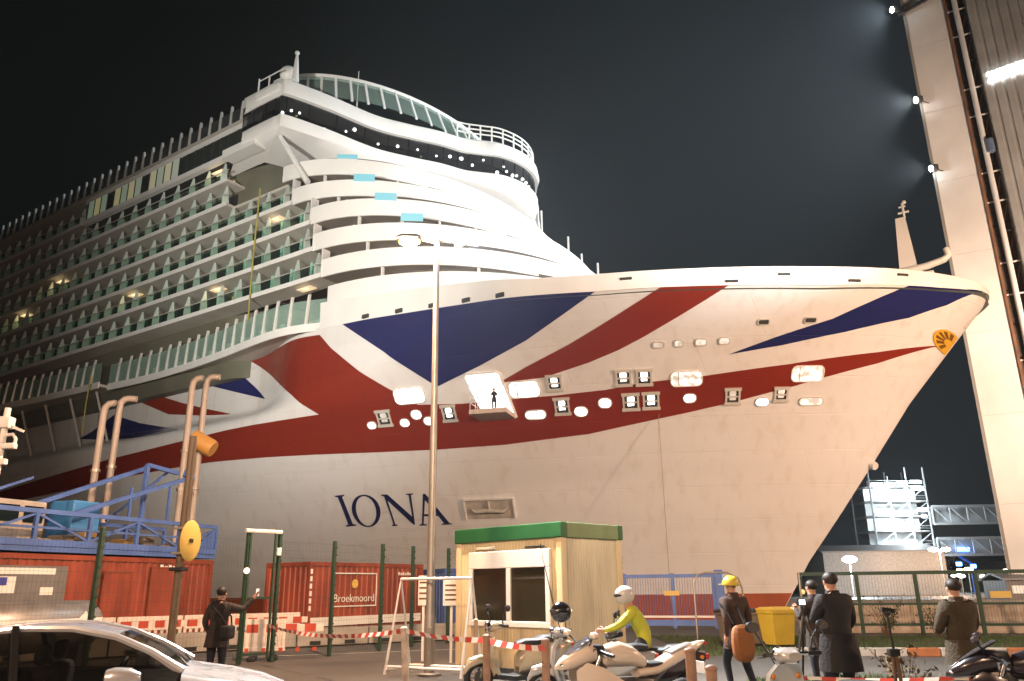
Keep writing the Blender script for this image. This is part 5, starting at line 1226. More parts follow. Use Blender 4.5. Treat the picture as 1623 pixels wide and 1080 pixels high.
M_bikew = mat('bike_white', (.74, .64, .53), .22, coat=.6, var=.05); M_cream3 = mat('scooter_cream', (.52, .44, .30), .25, coat=.5, var=.1); M_silver = mat('scooter_silver', (.50, .49, .47), .28, metal=.4, coat=.4)
M_seat = mat('seat_black', (.018, .016, .015), .55, bump=.1, bscale=60); M_eng = mat('engine_metal', (.12, .115, .11), .4, metal=.7, var=.3); M_dred = mat('tail_red', (.45, .02, .01), .3)
M_amber = mat('indicator', (.65, .22, .03), .3)

def mirrors(parent, x, z, spread=.42, h=.25):
    for s_ in (-1, 1):
        m_ = MB().tube([(x, s_*.26, z), (x+.03, s_*spread*.8, z+h*.6), (x+.02, s_*spread, z+h)], .009, 6).build('mirror_stalk', M_black, parent)
        f = MB(); f.loft([selsec(x+dx, z+h+.02, w_, h_, 2.4, 14, s_*(spread+.03)) for dx, w_, h_ in ((-.025, .075, .05), (.0, .082, .056), (.03, .05, .03))]); f.build('mirror_head', M_black, m_, smooth=True)
        f = MB(); f.loft([selsec(x-.028+dx, z+h+.02, .068, .044, 2.4, 14, s_*(spread+.03)) for dx in (0, .002)]); f.build('mirror_glass', M_chrome, m_)
def scooter(loc, rz, lab, paint, seat, chrome_bars=True, topbox=False):
    r_ = empty('scooter', loc, rz, lab, 'scooter')
    wheel(r_, .66, 0, .25, .25, .055, M_silver, 5); wheel(r_, -.56, 0, .25, .25, .06, M_silver, 5)
    f = MB(); f.loft([selsec(x_, z_, w_, h_, 2.4) for x_, z_, w_, h_ in ((.90, .33, .03, .05), (.82, .46, .085, .08), (.64, .52, .10, .07), (.45, .45, .09, .08), (.36, .36, .05, .06))]); f.build('front_mudguard', paint, r_, smooth=True)
    for y_ in (-.09, .09): MB().tube([(.66, y_, .25), (.50, y_*.8, .68)], .025, 8).build('fork_leg', M_eng, r_)
    f = MB(); f.loft([[Vector((x_+.06*(1-abs(y_)**2), y_*w_, z_)) for y_ in (-1, -.6, 0, .6, 1)]+[Vector((x_-.05+.03*(1-abs(y_)**2), y_*w_*.95, z_)) for y_ in (1, .6, 0, -.6, -1)] for x_, z_, w_ in ((.36, .22, .15), (.44, .42, .22), (.50, .62, .25), (.47, .82, .22), (.42, .92, .14))]); f.build('leg_shield', paint, r_, smooth=True)
    f = MB(); f.loft([selsec(x_, z_, w_, h_, 4) for x_, z_, w_, h_ in ((.42, .26, .17, .05), (.1, .22, .2, .05), (-.2, .24, .2, .06))]); f.build('floorboard', M_black, r_, smooth=True)
    f = MB(); f.loft([selsec(x_, z_, w_, h_, 2.6) for x_, z_, w_, h_ in ((.0, .42, .13, .16), (-.12, .50, .19, .2), (-.45, .56, .21, .19), (-.75, .62, .17, .14), (-.95, .68, .09, .07), (-1.0, .69, .04, .03))]); f.build('rear_body', paint, r_, smooth=True)
    f = MB(); f.loft([selsec(x_, z_, w_, h_, 2.8) for x_, z_, w_, h_ in ((.02, .70, .09, .05), (-.1, .74, .15, .06), (-.35, .75, .17, .06), (-.42, .79, .16, .06), (-.75, .81, .15, .055), (-.88, .80, .09, .035))]); f.build('seat', seat, r_, smooth=True)
    f = MB(); f.loft([selsec(x_, z_, w_, h_, 2.4) for x_, z_, w_, h_ in ((.50, 1.0, .07, .05), (.44, 1.0, .12, .08), (.34, 1.01, .13, .07), (.26, 1.0, .08, .04))]); f.build('handlebar_cowl', paint, r_, smooth=True)
    f = MB(); f.lathe([(.02, .05), (.075, .04), (.085, 0), (.07, -.06)], (.50, 0, 1.0), (1, 0, .05), 18); f.build('headlight', M_chrome, r_, smooth=True)
    MB().tube([(.30, -.34, 1.02), (.36, -.15, 1.02), (.38, 0, 1.0), (.36, .15, 1.02), (.30, .34, 1.02)], .017, 8).build('handlebar', M_chrome, r_)
    for s_ in (-1, 1): MB().tube([(.335, s_*.23, 1.02), (.295, s_*.36, 1.02)], .022, 10).build('grip', M_black, r_)
    mirrors(r_, .34, 1.02)
    for s_ in (-1, 1):
        MB().tube([(.33, s_*.24, 1.03), (.46, s_*.2, 1.07), (.52, s_*.08, .95), (.46, s_*.04, .80)], .006, 6).build('brake_cable', M_black, r_)
        MB().tube([(.36, s_*.22, 1.0), (.41, s_*.36, .985)], .007, 6).build('brake_lever', M_chrome, r_)
    f = MB(); f.bbox(-.55, .0, -.12, .12, .2, .42, .04); f.tube([(-.2, -.16, .22), (-.75, -.2, .26)], [.03, .055], 10); f.build('engine', M_eng, r_, smooth=True)
    MB().tube([(-.2, .17, .2), (-.3, .19, .2), (-.85, .2, .30)], [.02, .05, .055], 12).build('exhaust', M_chrome, r_, smooth=True)
    MB().bbox(-1.02, -.97, -.07, .07, .64, .72, .015).build('tail_light', M_dred, r_)
    for s_ in (-1, 1): MB().sphere((.44, s_*.16, .80), .03, 8).build('indicator', M_amber, r_, smooth='all')
    MB().bbox(-1.02, -1.0, -.1, .1, .40, .52, .004).build('number_plate', FONT_W, r_)
    MB().tube([(-.1, .12, .2), (-.15, .25, .03)], .015, 6).build('side_stand', M_eng, r_)
    return r_
scooter((.02, 13.9, .1), R(202), 'cream scooter with chrome mirrors in front of the site office window', M_cream3, M_seat)
scooter((1.05, 12.4, .06), R(168), 'silver scooter with dark saddle, black helmet on its mirror', M_silver, M_seat)
scooter((2.95, 8.45, .0), R(112), 'scooter with polished round headlight cowl, cut by the bottom edge', mat('scooter_pearl', (.62, .60, .56), .2, metal=.3, coat=.7), M_seat)
# plinth the row of bikes stands on
f = MB(); f.bbox(-1.6, 1.4, 12.9, 14.9, .0, .1, .02); tag(f.build('parking_slab', M_pave), kind='structure')

def sport_bike(loc, rz, lab, paint, group=None):
    r_ = empty('motorcycle', loc, rz, lab, 'motorcycle', group)
    wheel(r_, .72, 0, .30, .30, .06, M_silver, 3); wheel(r_, -.70, 0, .31, .31, .085, M_silver, 3)
    for y_ in (-.11, .11): MB().tube([(.72, y_, .30), (.46, y_*.9, .92)], [.028, .024], 10).build('fork_leg', M_chrome, r_, smooth=True)
    f = MB(); f.loft([selsec(x_, z_, w_, h_, 2.3) for x_, z_, w_, h_ in ((1.02, .40, .02, .03), (.95, .52, .06, .05), (.74, .615, .07, .035), (.52, .52, .06, .05), (.46, .44, .03, .03))]); f.build('front_mudguard', paint, r_, smooth=True)
    f = MB(); f.loft([selsec(x_, z_, w_, h_, 2.5, 22) for x_, z_, w_, h_ in ((.42, .86, .10, .06), (.38, .90, .15, .12), (.2, .93, .18, .15), (.02, .90, .18, .12), (-.14, .83, .12, .07), (-.2, .80, .07, .03))]); tk = f.build('tank', paint, r_, smooth=True)
    MB().lathe([(.05, 0), (.05, .015), (.03, .02)], (.2, 0, 1.075), (0, 0, 1), 16).build('filler_cap', M_chrome, tk)
    f = MB(); f.loft([selsec(x_, z_, w_, h_, 2.8) for x_, z_, w_, h_ in ((-.10, .80, .08, .03), (-.2, .795, .14, .035), (-.42, .80, .14, .035), (-.5, .83, .12, .04))]); f.build('rider_seat', M_seat, r_, smooth=True)
    f = MB(); f.loft([selsec(x_, z_, w_, h_, 2.2) for x_, z_, w_, h_ in ((-.05, .70, .12, .05), (-.3, .74, .16, .07), (-.5, .83, .16, .085), (-.75, .93, .13, .075), (-.95, 1.0, .07, .045), (-1.04, 1.03, .02, .015))]); f.build('tail_cowl', paint, r_, smooth=True)
    f = MB(); f.loft([selsec(x_, z_, w_, h_, 2.6) for x_, z_, w_, h_ in ((-.50, .905, .10, .03), (-.62, .95, .11, .035), (-.8, 1.0, .08, .03), (-.86, 1.0, .05, .02))]); f.build('pillion_seat', M_silver, r_, smooth=True)
    f = MB(); f.loft([selsec(x_, z_, w_, h_, 2.4, 20) for x_, z_, w_, h_ in ((1.0, .80, .02, .02), (.93, .83, .09, .06), (.80, .88, .14, .10), (.64, .93, .165, .12), (.52, .95, .15, .10))]); nf = f.build('nose_fairing', paint, r_, smooth=True)
    for s_ in (-1, 1): MB().sphere((.93, s_*.05, .83), .04, 12, sc=(.8, 1.1, .6)).build('headlight', M_chrome, nf, smooth='all')
    MB().bbox(.40, .56, -.13, .13, .94, 1.04, .03).build('instruments', M_black, r_, smooth=True)
    MB().bbox(.36, .62, -.10, .10, .55, .86, .04).build('radiator', M_eng, r_, smooth=True)
    f = MB(); f.loft([selsec(x_, z_, w_, h_, 2.2) for x_, z_, w_, h_ in ((.86, .94, .06, .01), (.70, 1.03, .12, .03), (.54, 1.12, .12, .025), (.50, 1.14, .10, .006))]); f.build('windscreen', glass('bike_screen', (.3, .3, .32), .6), r_, smooth=True)
    for s_ in (-1, 1):
        f = MB(); f.loft([selsec(x_, z_, w_, h_, 2.3, 14, s_*y_) for x_, z_, w_, h_, y_ in ((.78, .72, .01, .05, .13), (.66, .70, .022, .16, .17), (.46, .56, .03, .24, .20), (.2, .44, .03, .20, .21), (-.05, .36, .025, .12, .20), (-.2, .32, .01, .04, .18))]); f.build('side_fairing', paint, r_, smooth=True)
        f = MB(); f.loft([selsec(x_, z_, .012, h_, 2.3, 12, s_*.232) for x_, z_, h_ in ((.50, .60, .02), (.36, .54, .06), (.18, .46, .05), (.08, .42, .01))]); f.build('fairing_vent', M_black, r_, smooth=True)
        MB().tube([(.48, s_*.1, .98), (.44, s_*.3, .94)], .018, 8).build('clip_on_bar', M_black, r_)
        MB().tube([(.45, s_*.27, .945), (.42, s_*.38, .93)], .022, 10).build('grip', M_black, r_)
        MB().tube([(.46, s_*.26, .955), (.56, s_*.16, 1.0), (.60, s_*.10, .86), (.62, s_*.1, .55)], .007, 6).build('brake_hose', M_black, r_)
        MB().tube([(.49, s_*.24, .94), (.50, s_*.37, .92)], .007, 6).build('lever', M_chrome, r_)
        m_ = MB().tube([(.62, s_*.16, 1.04), (.66, s_*.34, 1.14)], .010, 6).build('mirror_stalk', M_black, r_)
        f = MB(); f.loft([selsec(.66+dx, 1.16, w_, h_, 2.4, 12, s_*.38) for dx, w_, h_ in ((-.02, .07, .04), (.02, .07, .04), (.05, .03, .02))]); f.build('mirror_head', paint, m_, smooth=True)
    f = MB(); f.bbox(-.25, .38, -.15, .15, .26, .66, .06); f.tube([(-.2, 0, .55), (-.45, 0, .75)], .05, 8)
    for y_ in (-.1, .1): f.tube([(-.12, y_, .42), (-.70, y_, .31)], .03, 8)
    f.build('engine', M_eng, r_, smooth=True)
    MB().tube([(.2, -.16, .25), (-.2, -.2, .24), (-.45, -.2, .34), (-.85, -.21, .48)], [.025, .03, .055, .06], 12).build('exhaust', M_chrome, r_, smooth=True)
    MB().bbox(-1.05, -1.02, -.05, .05, .99, 1.03, .01).build('tail_light', M_dred, r_)
    MB().tube([(-.05, .15, .28), (-.12, .32, .02)], .015, 6).build('side_stand', M_eng, r_)
    MB().bbox(-.98, -.96, -.1, .1, .66, .80, .004).build('number_plate', FONT_W, r_)
    for s_ in (-1, 1): MB().sphere((-.9, s_*.16, .86), .025, 8).build('indicator', M_amber, r_, smooth='all')
    return r_
sport_bike((1.40, 10.35, 0), R(200), 'white sports motorcycle parked in front of the yellow-jacketed rider', M_bikew)
sport_bike((5.3, 8.35, 0), R(150), 'black motorcycle with red tank, cut by the right picture edge', mat('bike_black', (.02, .015, .02), .25, coat=.5))

# --- silver saloon car at lower left
M_car = mat('car_silver', (.50, .50, .51), .26, metal=.35, coat=.6); M_cglass = glass('car_glass', (.66, .64, .58), .52, base=(.008, .008, .008))
car = empty('saloon_car', (-4.28, 7.85, 0), R(18), 'silver saloon car passing at the lower left', 'car')
ST = [ # x, sill z, belt z, belt half width, roof z, roof half width
 (-2.36, .45, .62, .62, .66, .55), (-2.30, .32, .80, .78, .84, .66), (-2.12, .26, .95, .86, 1.00, .72), (-1.75, .24, .985, .90, 1.055, .72), (-1.45, .24, .985, .91, 1.13, .66),
 (-1.05, .24, .98, .915, 1.29, .60), (-.6, .24, .975, .92, 1.395, .585), (-.15, .24, .97, .92, 1.435, .59), (.25, .24, .965, .92, 1.425, .60), (.6, .24, .96, .92, 1.35, .615), (.9, .24, .955, .92, 1.22, .64), (1.18, .24, .95, .915, 1.05, .70), (1.32, .25, .945, .91, 1.0, .74),
 (1.6, .26, .90, .90, .955, .72), (1.9, .28, .83, .87, .885, .68), (2.12, .30, .74, .80, .80, .62), (2.28, .33, .62, .68, .70, .5), (2.36, .40, .52, .55, .58, .4)]
f = MB(); secs = []
for x_, sz, bz, bw, rz_, rw in ST:
    half = [(bw*.80, sz), (bw*.97, sz+.10), (bw*1.0, (sz+bz)/2), (bw*.985, bz-.10), (bw*.955, bz-.02), (bw*.93, bz), ((bw*.93+rw)/2+.01, (bz+rz_)/2+.012), (rw, rz_-.035), (rw*.6, rz_-.006), (0, rz_)]
    secs.append([Vector((x_, -y_, z_)) for y_, z_ in half]+[Vector((x_, y_, z_)) for y_, z_ in half[-2::-1]])
n = len(secs[0]); k = len(f.v)
for q in secs: f.v += [tuple(p) for p in q]
gl = MB()
for i in range(len(secs)-1):
    for j in range(n):
        fc = (i*n+j, i*n+(j+1) % n, (i+1)*n+(j+1) % n, (i+1)*n+j)
        xm = (ST[i][0]+ST[i+1][0])/2
        side = j in (5, 6, 11, 12) and -1.5 < xm < 1.1
        scr = j in (7, 8, 9, 10) and (.55 < xm < 1.2 or -1.5 < xm < -1.0)
        if side or scr: gl.add([f.v[q] for q in fc], [(0, 1, 2, 3)])
        else: f.f.append(fc); f.mi.append(0)
f.f.append(tuple(range(n))[::-1]); f.mi.append(0); f.f.append(tuple((len(secs)-1)*n+j for j in range(n))); f.mi.append(0)
body = f.build('body', M_car, car, smooth='all')
g = gl.build('glazing', M_cglass, car, smooth='all')
for s_ in (-1, 1):
    def rp_(i, t): # point along roof rail line
        return None
    P_ = [Vector((x_, s_*(rw+.004), rz_-.025)) for x_, sz, bz, bw, rz_, rw in ST if -1.5 <= x_ <= 1.2]
    MB().tube(P_, [.028]+[.034]*(len(P_)-2)+[.045], 8).build('roof_rail', M_car, car, smooth=True)
    B_ = [Vector((x_, s_*(bw*.93+.006), bz)) for x_, sz, bz, bw, rz_, rw in ST if -1.5 <= x_ <= 1.2]
    MB().tube(B_, .014, 6).build('belt_trim', M_chrome, car, smooth=True)
    for x_, bw_, rw_, bz_, rz_ in ((-.18, .918*.93, .59, .97, 1.43),):
        MB().bar((x_+.08, s_*bw_, bz_), (x_-.03, s_*rw_, rz_-.03), .05, .12).build('door_pillar', M_black, car)
    MB().bar((-1.22, s_*.85, .98), (-1.0, s_*.61, 1.29), .05, .14).build('door_pillar', M_black, car)
    for x_ in (-.2, 1.02, -1.28): MB().tube([(x_, s_*.923, .32), (x_, s_*.928, .6), (x_, s_*.91, .90)], .006, 5).build('door_gap', M_black, car)
    for x_ in (-.38, -1.32): MB().bbox(x_-.11, x_+.11, s_*.925-.02, s_*.925+.02, .80, .835, .012).build('door_handle', M_chrome, car)
    m_ = MB(); m_.loft([selsec(x_, 1.02, w_, h_, 2.6, 14, s_*1.06) for x_, w_, h_ in ((.62, .11, .075), (.68, .125, .09), (.80, .11, .08), (.88, .05, .04))]); mm = m_.build('wing_mirror', M_car, car, smooth=True)
    f = MB(); f.loft([selsec(.612+dx, 1.02, .10, .065, 2.8, 14, s_*1.06) for dx in (0, .006)]); f.build('mirror_glass', M_black, mm)
    MB().bar((.78, s_*.90, .955), (.74, s_*1.0, .97), .08, .05).build('mirror_foot', M_black, mm)
    f = MB(); f.loft([[Vector((2.30-abs(y_-.55)*.8+dx, s_*y_, z_)) for y_, z_ in ((.42, .60), (.62, .64), (.72, .69), (.60, .72), (.42, .66))] for dx in (-.03, .012)]); f.build('headlight', M_chrome, car)
    for x_ in (1.48, -1.38):
        w_ = MB().torus((x_, s_*.80, .335), (0, 1, 0), .25, .085, 36, 12, sq=1.25).build('wheel', M_rubber, car, smooth='all')
        f = MB(); f.lathe([(.235, 0), (.24, .04), (.21, .06), (.05, .05)], (x_, s_*.84, .335), (0, s_, 0), 28); f.build('rim', M_silver, w_, smooth=True)
        MB().torus((x_, s_*.915, .34), (0, 1, 0), .37, .03, 40, 8, sq=.5).build('wheel_arch', M_black, car, smooth='all')
for x_, y_ in ((.05, -.38), (.05, .38), (-.85, -.38), (-.85, .38)):
    f = MB(); f.bbox(x_-.12, x_+.06, y_-.24, y_+.24, .5, 1.08, .06); f.bbox(x_-.1, x_, y_-.12, y_+.12, 1.10, 1.27, .04); f.bbox(x_, x_+.5, y_-.24, y_+.24, .42, .56, .05); f.build('car_seat', mat('seat_dark', (.02, .02, .02), .8), car)
f = MB(); f.bbox(.65, 1.25, -.8, .8, .72, .94, .05); f.torus((.52, .38, .92), (-.9, 0, .4), .18, .018, 24, 8); f.build('dashboard', M_black, car, smooth=True)
MB().bbox(2.26, 2.375, -.35, .35, .36, .56, .03).build('grille', M_black, car)
MB().bbox(-2.33, 2.25, -.78, .78, .18, .30, .04).build('underbody', M_black, car)
for s_ in (-.3, .35): MB().tube([(1.2, s_, 1.035), (1.12, s_+.3, 1.08), (1.0, s_+.55, 1.14)], .01, 6).build('wiper', M_black, car)
# helmet hung on the silver scooter
hm_ = empty('crash_helmet', (.66, 12.05, 1.36), R(200), 'black crash helmet hung on the silver scooter mirror', 'helmet')
f = MB(); f.sphere((0, 0, 0), .145, 18, sc=(1.08, .92, 1.0)); f.build('shell', mat('helmet_black', (.015, .014, .016), .12, coat=.8), hm_, smooth='all')
f = MB(); f.sphere((.012, 0, .015), .146, 18, sc=(1.09, .86, .42)); f.build('visor', mat('visor', (.05, .045, .05), .04), hm_, smooth='all')

# ================================================================== PEOPLE
M_skin = mat('skin', (.48, .27, .18), .55); M_hair = mat('hair_dark', (.018, .013, .010), .6); M_shoe = mat('shoe', (.02, .018, .016), .5)
M_jeans = mat('dark_jeans', (.015, .018, .030), .8, bump=.2, bscale=80)
def person(loc, rz, lab, J, jacket, trousers, head='hair', hood=None, scale=1.0, bulk=1.0, group=None, hips=1.0, coat=.72):
    """J overrides joints; the figure faces local +y"""
    jt = dict(pelvis=(0, 0, .95), waist=(0, 0, 1.08), belly=(0, .01, 1.2), chest=(0, .005, 1.36), neck0=(0, -.01, 1.47), neck1=(0, .01, 1.525), chin=(0, .03, 1.575), head=(0, .03, 1.65), crown=(0, .02, 1.735),
      shL=(-.185, 0, 1.42), elL=(-.25, -.02, 1.14), wrL=(-.26, .07, .90), haL=(-.262, .10, .83), shR=(.185, 0, 1.42), elR=(.25, -.02, 1.14), wrR=(.26, .07, .90), haR=(.262, .10, .83),
      hipL=(-.10, 0, .90), knL=(-.115, .03, .50), anL=(-.12, -.01, .10), heL=(-.12, .02, .05), toL=(-.14, .17, .035), hipR=(.10, 0, .90), knR=(.115, .03, .50), anR=(.12, -.01, .10), heR=(.12, .02, .05), toR=(.14, .17, .035))
    jt.update(J); b = bulk
    rad = dict(pelvis=(.155*b*hips, .125*b), waist=(.15*b, .12*b), belly=(.155*b, .125*b), chest=(.17*b, .13*b), neck0=(.105, .088), neck1=(.062, .064), chin=(.062, .075), head=(.078, .098), crown=(.05, .062),
      sh=(.085*b, .08*b), el=(.058*b, .058*b), wr=(.036, .038), ha=(.030, .042), hip=(.105*b, .105*b), kn=(.068, .072), an=(.046, .048), he=(.045, .05), to=(.038, .03))
    names = list(jt); idx = {n_: i for i, n_ in enumerate(names)}; vs_ = [Vector(jt[n_]) for n_ in names]
    ed = [('pelvis', 'waist'), ('waist', 'belly'), ('belly', 'chest'), ('chest', 'neck0'), ('neck0', 'neck1'), ('neck1', 'chin'), ('chin', 'head'), ('head', 'crown')]
    for s_ in 'LR': ed += [('chest', 'sh'+s_), ('sh'+s_, 'el'+s_), ('el'+s_, 'wr'+s_), ('wr'+s_, 'ha'+s_), ('pelvis', 'hip'+s_), ('hip'+s_, 'kn'+s_), ('kn'+s_, 'an'+s_), ('an'+s_, 'he'+s_), ('he'+s_, 'to'+s_)]
    E_ = [(idx[a_], idx[c_]) for a_, c_ in ed]
    rr = [rad.get(n_) or rad[n_[:-1]] for n_ in names]
    # five fingers on each hand: unequal, bent, thumb off the side of the palm
    for s_, sg in (('L', -1), ('R', 1)):
        wv, hv = Vector(jt['wr'+s_]), Vector(jt['ha'+s_]); d = (hv-wv).normalized(); side = d.orthogonal().normalized(); sd = Vector((0, 1, 0)) if abs(d.y) < .8 else Vector((0, 0, 1)); sd = (sd-d*sd.dot(d)).normalized(); cu = d.cross(sd)*(-sg)
        for k_, (off, ln) in enumerate(((-.030, .070), (-.010, .082), (.010, .078), (.028, .062))):
            a0 = hv+sd*off*.9+d*.02; a1 = hv+sd*off*1.15+d*(.02+ln*.5)+cu*.008; a2 = hv+sd*off*1.15+d*(.02+ln*.9)+cu*.03
            i0 = len(vs_); vs_ += [a0, a1, a2]; rr += [(.0105, .0105), (.0095, .0095), (.007, .007)]; E_ += [(idx['ha'+s_], i0), (i0, i0+1), (i0+1, i0+2)]; names += ['fg'+s_]*3
        t0 = wv.lerp(hv, .6)+sd*.035; t1 = hv+sd*.055+cu*.01+d*.005; t2 = hv+sd*.055+d*.035+cu*.022
        i0 = len(vs_); vs_ += [t0, t1, t2]; rr += [(.013, .013), (.0115, .0115), (.008, .008)]; E_ += [(idx['wr'+s_], i0), (i0, i0+1), (i0+1, i0+2)]; names += ['fg'+s_]*3
    me = bpy.data.meshes.new('body'); me.from_pydata([tuple(v) for v in vs_], E_, [])
    o = bpy.data.objects.new('tmp_body', me); COL.objects.link(o)
    sk = o.modifiers.new('s', 'SKIN'); sk.use_smooth_shade = True; o.modifiers.new('u', 'SUBSURF').levels = 1
    for i, (rx, ry) in enumerate(rr): me.skin_vertices[0].data[i].radius = (rx, ry)
    me.skin_vertices[0].data[idx['pelvis']].use_root = True
    bpy.context.view_layer.update()
    m2 = bpy.data.meshes.new_from_object(o.evaluated_get(bpy.context.evaluated_depsgraph_get())); bpy.data.objects.remove(o); m2.name = 'body'
    m2.materials.clear()
    for q in (jacket, trousers, M_skin, M_shoe): m2.materials.append(q)
    cls = {}
    def kind(a_, c_):
        for n_ in (names[a_], names[c_]):
            if n_[:2] in ('ha', 'fg'): return 2
            if n_ in ('neck1', 'chin', 'head', 'crown'): return 2
        for n_ in (names[a_], names[c_]):
            if n_[:2] in ('he', 'to') and n_ != 'head': return 3
        for n_ in (names[a_], names[c_]):
            if n_[:2] in ('kn', 'an'): return 1
        return 0
    segs = [(vs_[a_], vs_[c_], kind(a_, c_)) for a_, c_ in E_]
    for p in m2.polygons:
        c = p.center; best = (9, 0)
        for a_, c_, k_ in segs:
            d = c_-a_; t = max(0, min(1, (c-a_).dot(d)/d.length_squared)); ds = (c-(a_+d*t)).length
            if k_ == 2: ds *= 1.0
            if ds < best[0]: best = (ds, k_)
        k_ = best[1]
        if k_ == 0 and c.z < min(jt['pelvis'][2]-.06, jt['hipL'][2]-.0): k_ = 1
        p.material_index = k_; p.use_smooth = True
    root = empty('person', loc, rz, lab, 'person', group); root.scale = (scale,)*3
    ob = bpy.data.objects.new('body', m2); COL.objects.link(ob); ob.parent = root
    H = Vector(jt['head']); ax_ = (Vector(jt['crown'])-Vector(jt['chin'])).normalized()
    fwd = Vector((0, 1, 0)); fwd = (fwd-ax_*fwd.dot(ax_)).normalized(); sdv = ax_.cross(fwd)
    f = MB(); nz = H+fwd*.098-ax_*.01; f.sphere(nz, .016, 8, sc=(.8, 1.2, 1.5)); f.build('nose', M_skin, root, smooth='all')
    for s_ in (-1, 1):
        MB().sphere(H+sdv*s_*.082-ax_*.012, .026, 8, sc=(.4, .8, 1.25)).build('ear', M_skin, root, smooth='all')
        MB().sphere(H+fwd*.088+sdv*s_*.032+ax_*.018, .011, 8).build('eye', M_black, root, smooth='all')
    MB().bbox(-.024, .024, -.006, .006, -.005, .005, .003).build('mouth', mat('lips', (.30, .12, .09), .5), root, loc=H+fwd*.092-ax_*.045)
    if coat:
        P_ = Vector(jt['pelvis']); f = MB(); secs = []
        for z_, w_, d_ in ((1.02, .165, .135), (.92, .18, .15), (.80, .19, .16), (coat, .205, .175), (coat, .195, .165)):
            secs.append([Vector((P_.x+math.cos(t)*w_*b*(1+.03*math.sin(t*7)), P_.y+math.sin(t)*d_*b*(1+.03*math.sin(t*5)), z_)) for t in [2*math.pi*i/22 for i in range(22)]])
        f.loft(secs, cap=False); f.build('coat_skirt', jacket, root, smooth=True)
        N_ = Vector(jt['neck0']); f = MB(); f.loft([[Vector((N_.x+math.cos(t)*r_, N_.y+.01+math.sin(t)*r_*.95, N_.z+z_)) for t in [2*math.pi*i/18 for i in range(18)]] for z_, r_ in ((-.03, .115), (.03, .095), (.075, .085), (.075, .072), (.02, .07))], cap=False); f.build('collar', jacket, root, smooth=True)
    if head == 'hair':
        f = MB(); f.sphere((0, 0, 0), .1, 16, sc=(.90, 1.10, .86)); ho = f.build('hair', hood or M_hair, root, smooth='all'); ho.location = H+ax_*.043-fwd*.020
        m_ = ho.data
    elif head == 'helmet':
        f = MB(); f.lathe([(.135, -.02), (.138, 0), (.128, .05), (.098, .10), (.05, .128), (.002, .135)], H+ax_*.02, ax_, 20); ho = f.build('hard_hat', hood, root, smooth='all')
        f = MB(); f.loft([[H+ax_*.012+fwd*(r_*1.1*math.cos(t))+sdv*(r_*math.sin(t)) for t in [R(a_) for a_ in range(-70, 71, 10)]] for r_ in (.12, .19)], closed=False); f.build('hat_peak', hood, root)
    elif head == 'crash':
        f = MB(); f.sphere(H+ax_*.01, .145, 18, sc=(.95, 1.1, 1.02)); f.build('crash_helmet', hood, root, smooth='all')
        f = MB(); f.sphere(H+ax_*.005+fwd*.028, .145, 18, sc=(.93, 1.02, .40)); f.build('visor', mat('visor', (.05, .045, .05), .04), root, smooth='all')
    return root, jt
M_jb = mat('jacket_brown', (.036, .027, .023), .85, bump=.4, bscale=30); M_jk = mat('jacket_black', (.009, .008, .010), .8, bump=.3, bscale=30); M_jkh = mat('jacket_khaki', (.050, .037, .020), .85, bump=.4, bscale=30)
M_jy = mat('jacket_hivis', (.55, .58, .04), .6, bump=.3, bscale=40); M_jbr = mat('jacket_dark_brown', (.05, .026, .018), .85, bump=.4, bscale=30)
# man lifting a phone towards the ship
mp, jm = person((-5.5, 15.6, 0), R(-12), 'man in a dark jacket raising a phone towards the ship, bag at his hip', dict(shR=(.185, .02, 1.43), elR=(.32, .24, 1.36), wrR=(.46, .36, 1.55), haR=(.49, .40, 1.62), elL=(-.26, -.06, 1.15), wrL=(-.22, .10, .93), haL=(-.21, .14, .87), knL=(-.12, .04, .5), anL=(-.14, -.05, .1), toL=(-.16, .12, .035), heL=(-.14, -.02, .05)), M_jb, M_jeans, bulk=1.16)
ph = empty('mobile_phone', (0, 0, 0), 0, 'phone held up by the man in the dark jacket', 'phone')
w_ = Matrix.Translation((-5.5, 15.6, 0)) @ Matrix.Rotation(R(-12), 4, 'Z') @ Vector((.49, .455, 1.67)); ph.location = w_; ph.rotation_euler = (0, 0, R(-12))
MB().bbox(-.038, .038, -.005, .005, -.075, .075, .004).build('case', M_black, ph); MB().box(-.034, .034, -.0075, -.0056, -.068, .068).build('screen', emat('phone_screen', (1, .85, .7), .9), ph)
bgp = empty('shoulder_bag', (-5.5, 15.6, 0), R(-12), 'dark shoulder bag on the hip of the man with the phone', 'bag')
f = MB(); f.bbox(.15, .36, -.24, .02, .86, 1.10, .05); f.build('bag_body', M_jk, bgp); MB().tube([(.25, -.1, 1.08), (.1, -.17, 1.3), (-.1, -.15, 1.45), (-.16, -.02, 1.52), (-.05, .13, 1.42), (.15, .16, 1.25), (.27, .0, 1.08)], .018, 6).build('strap', M_black, bgp)
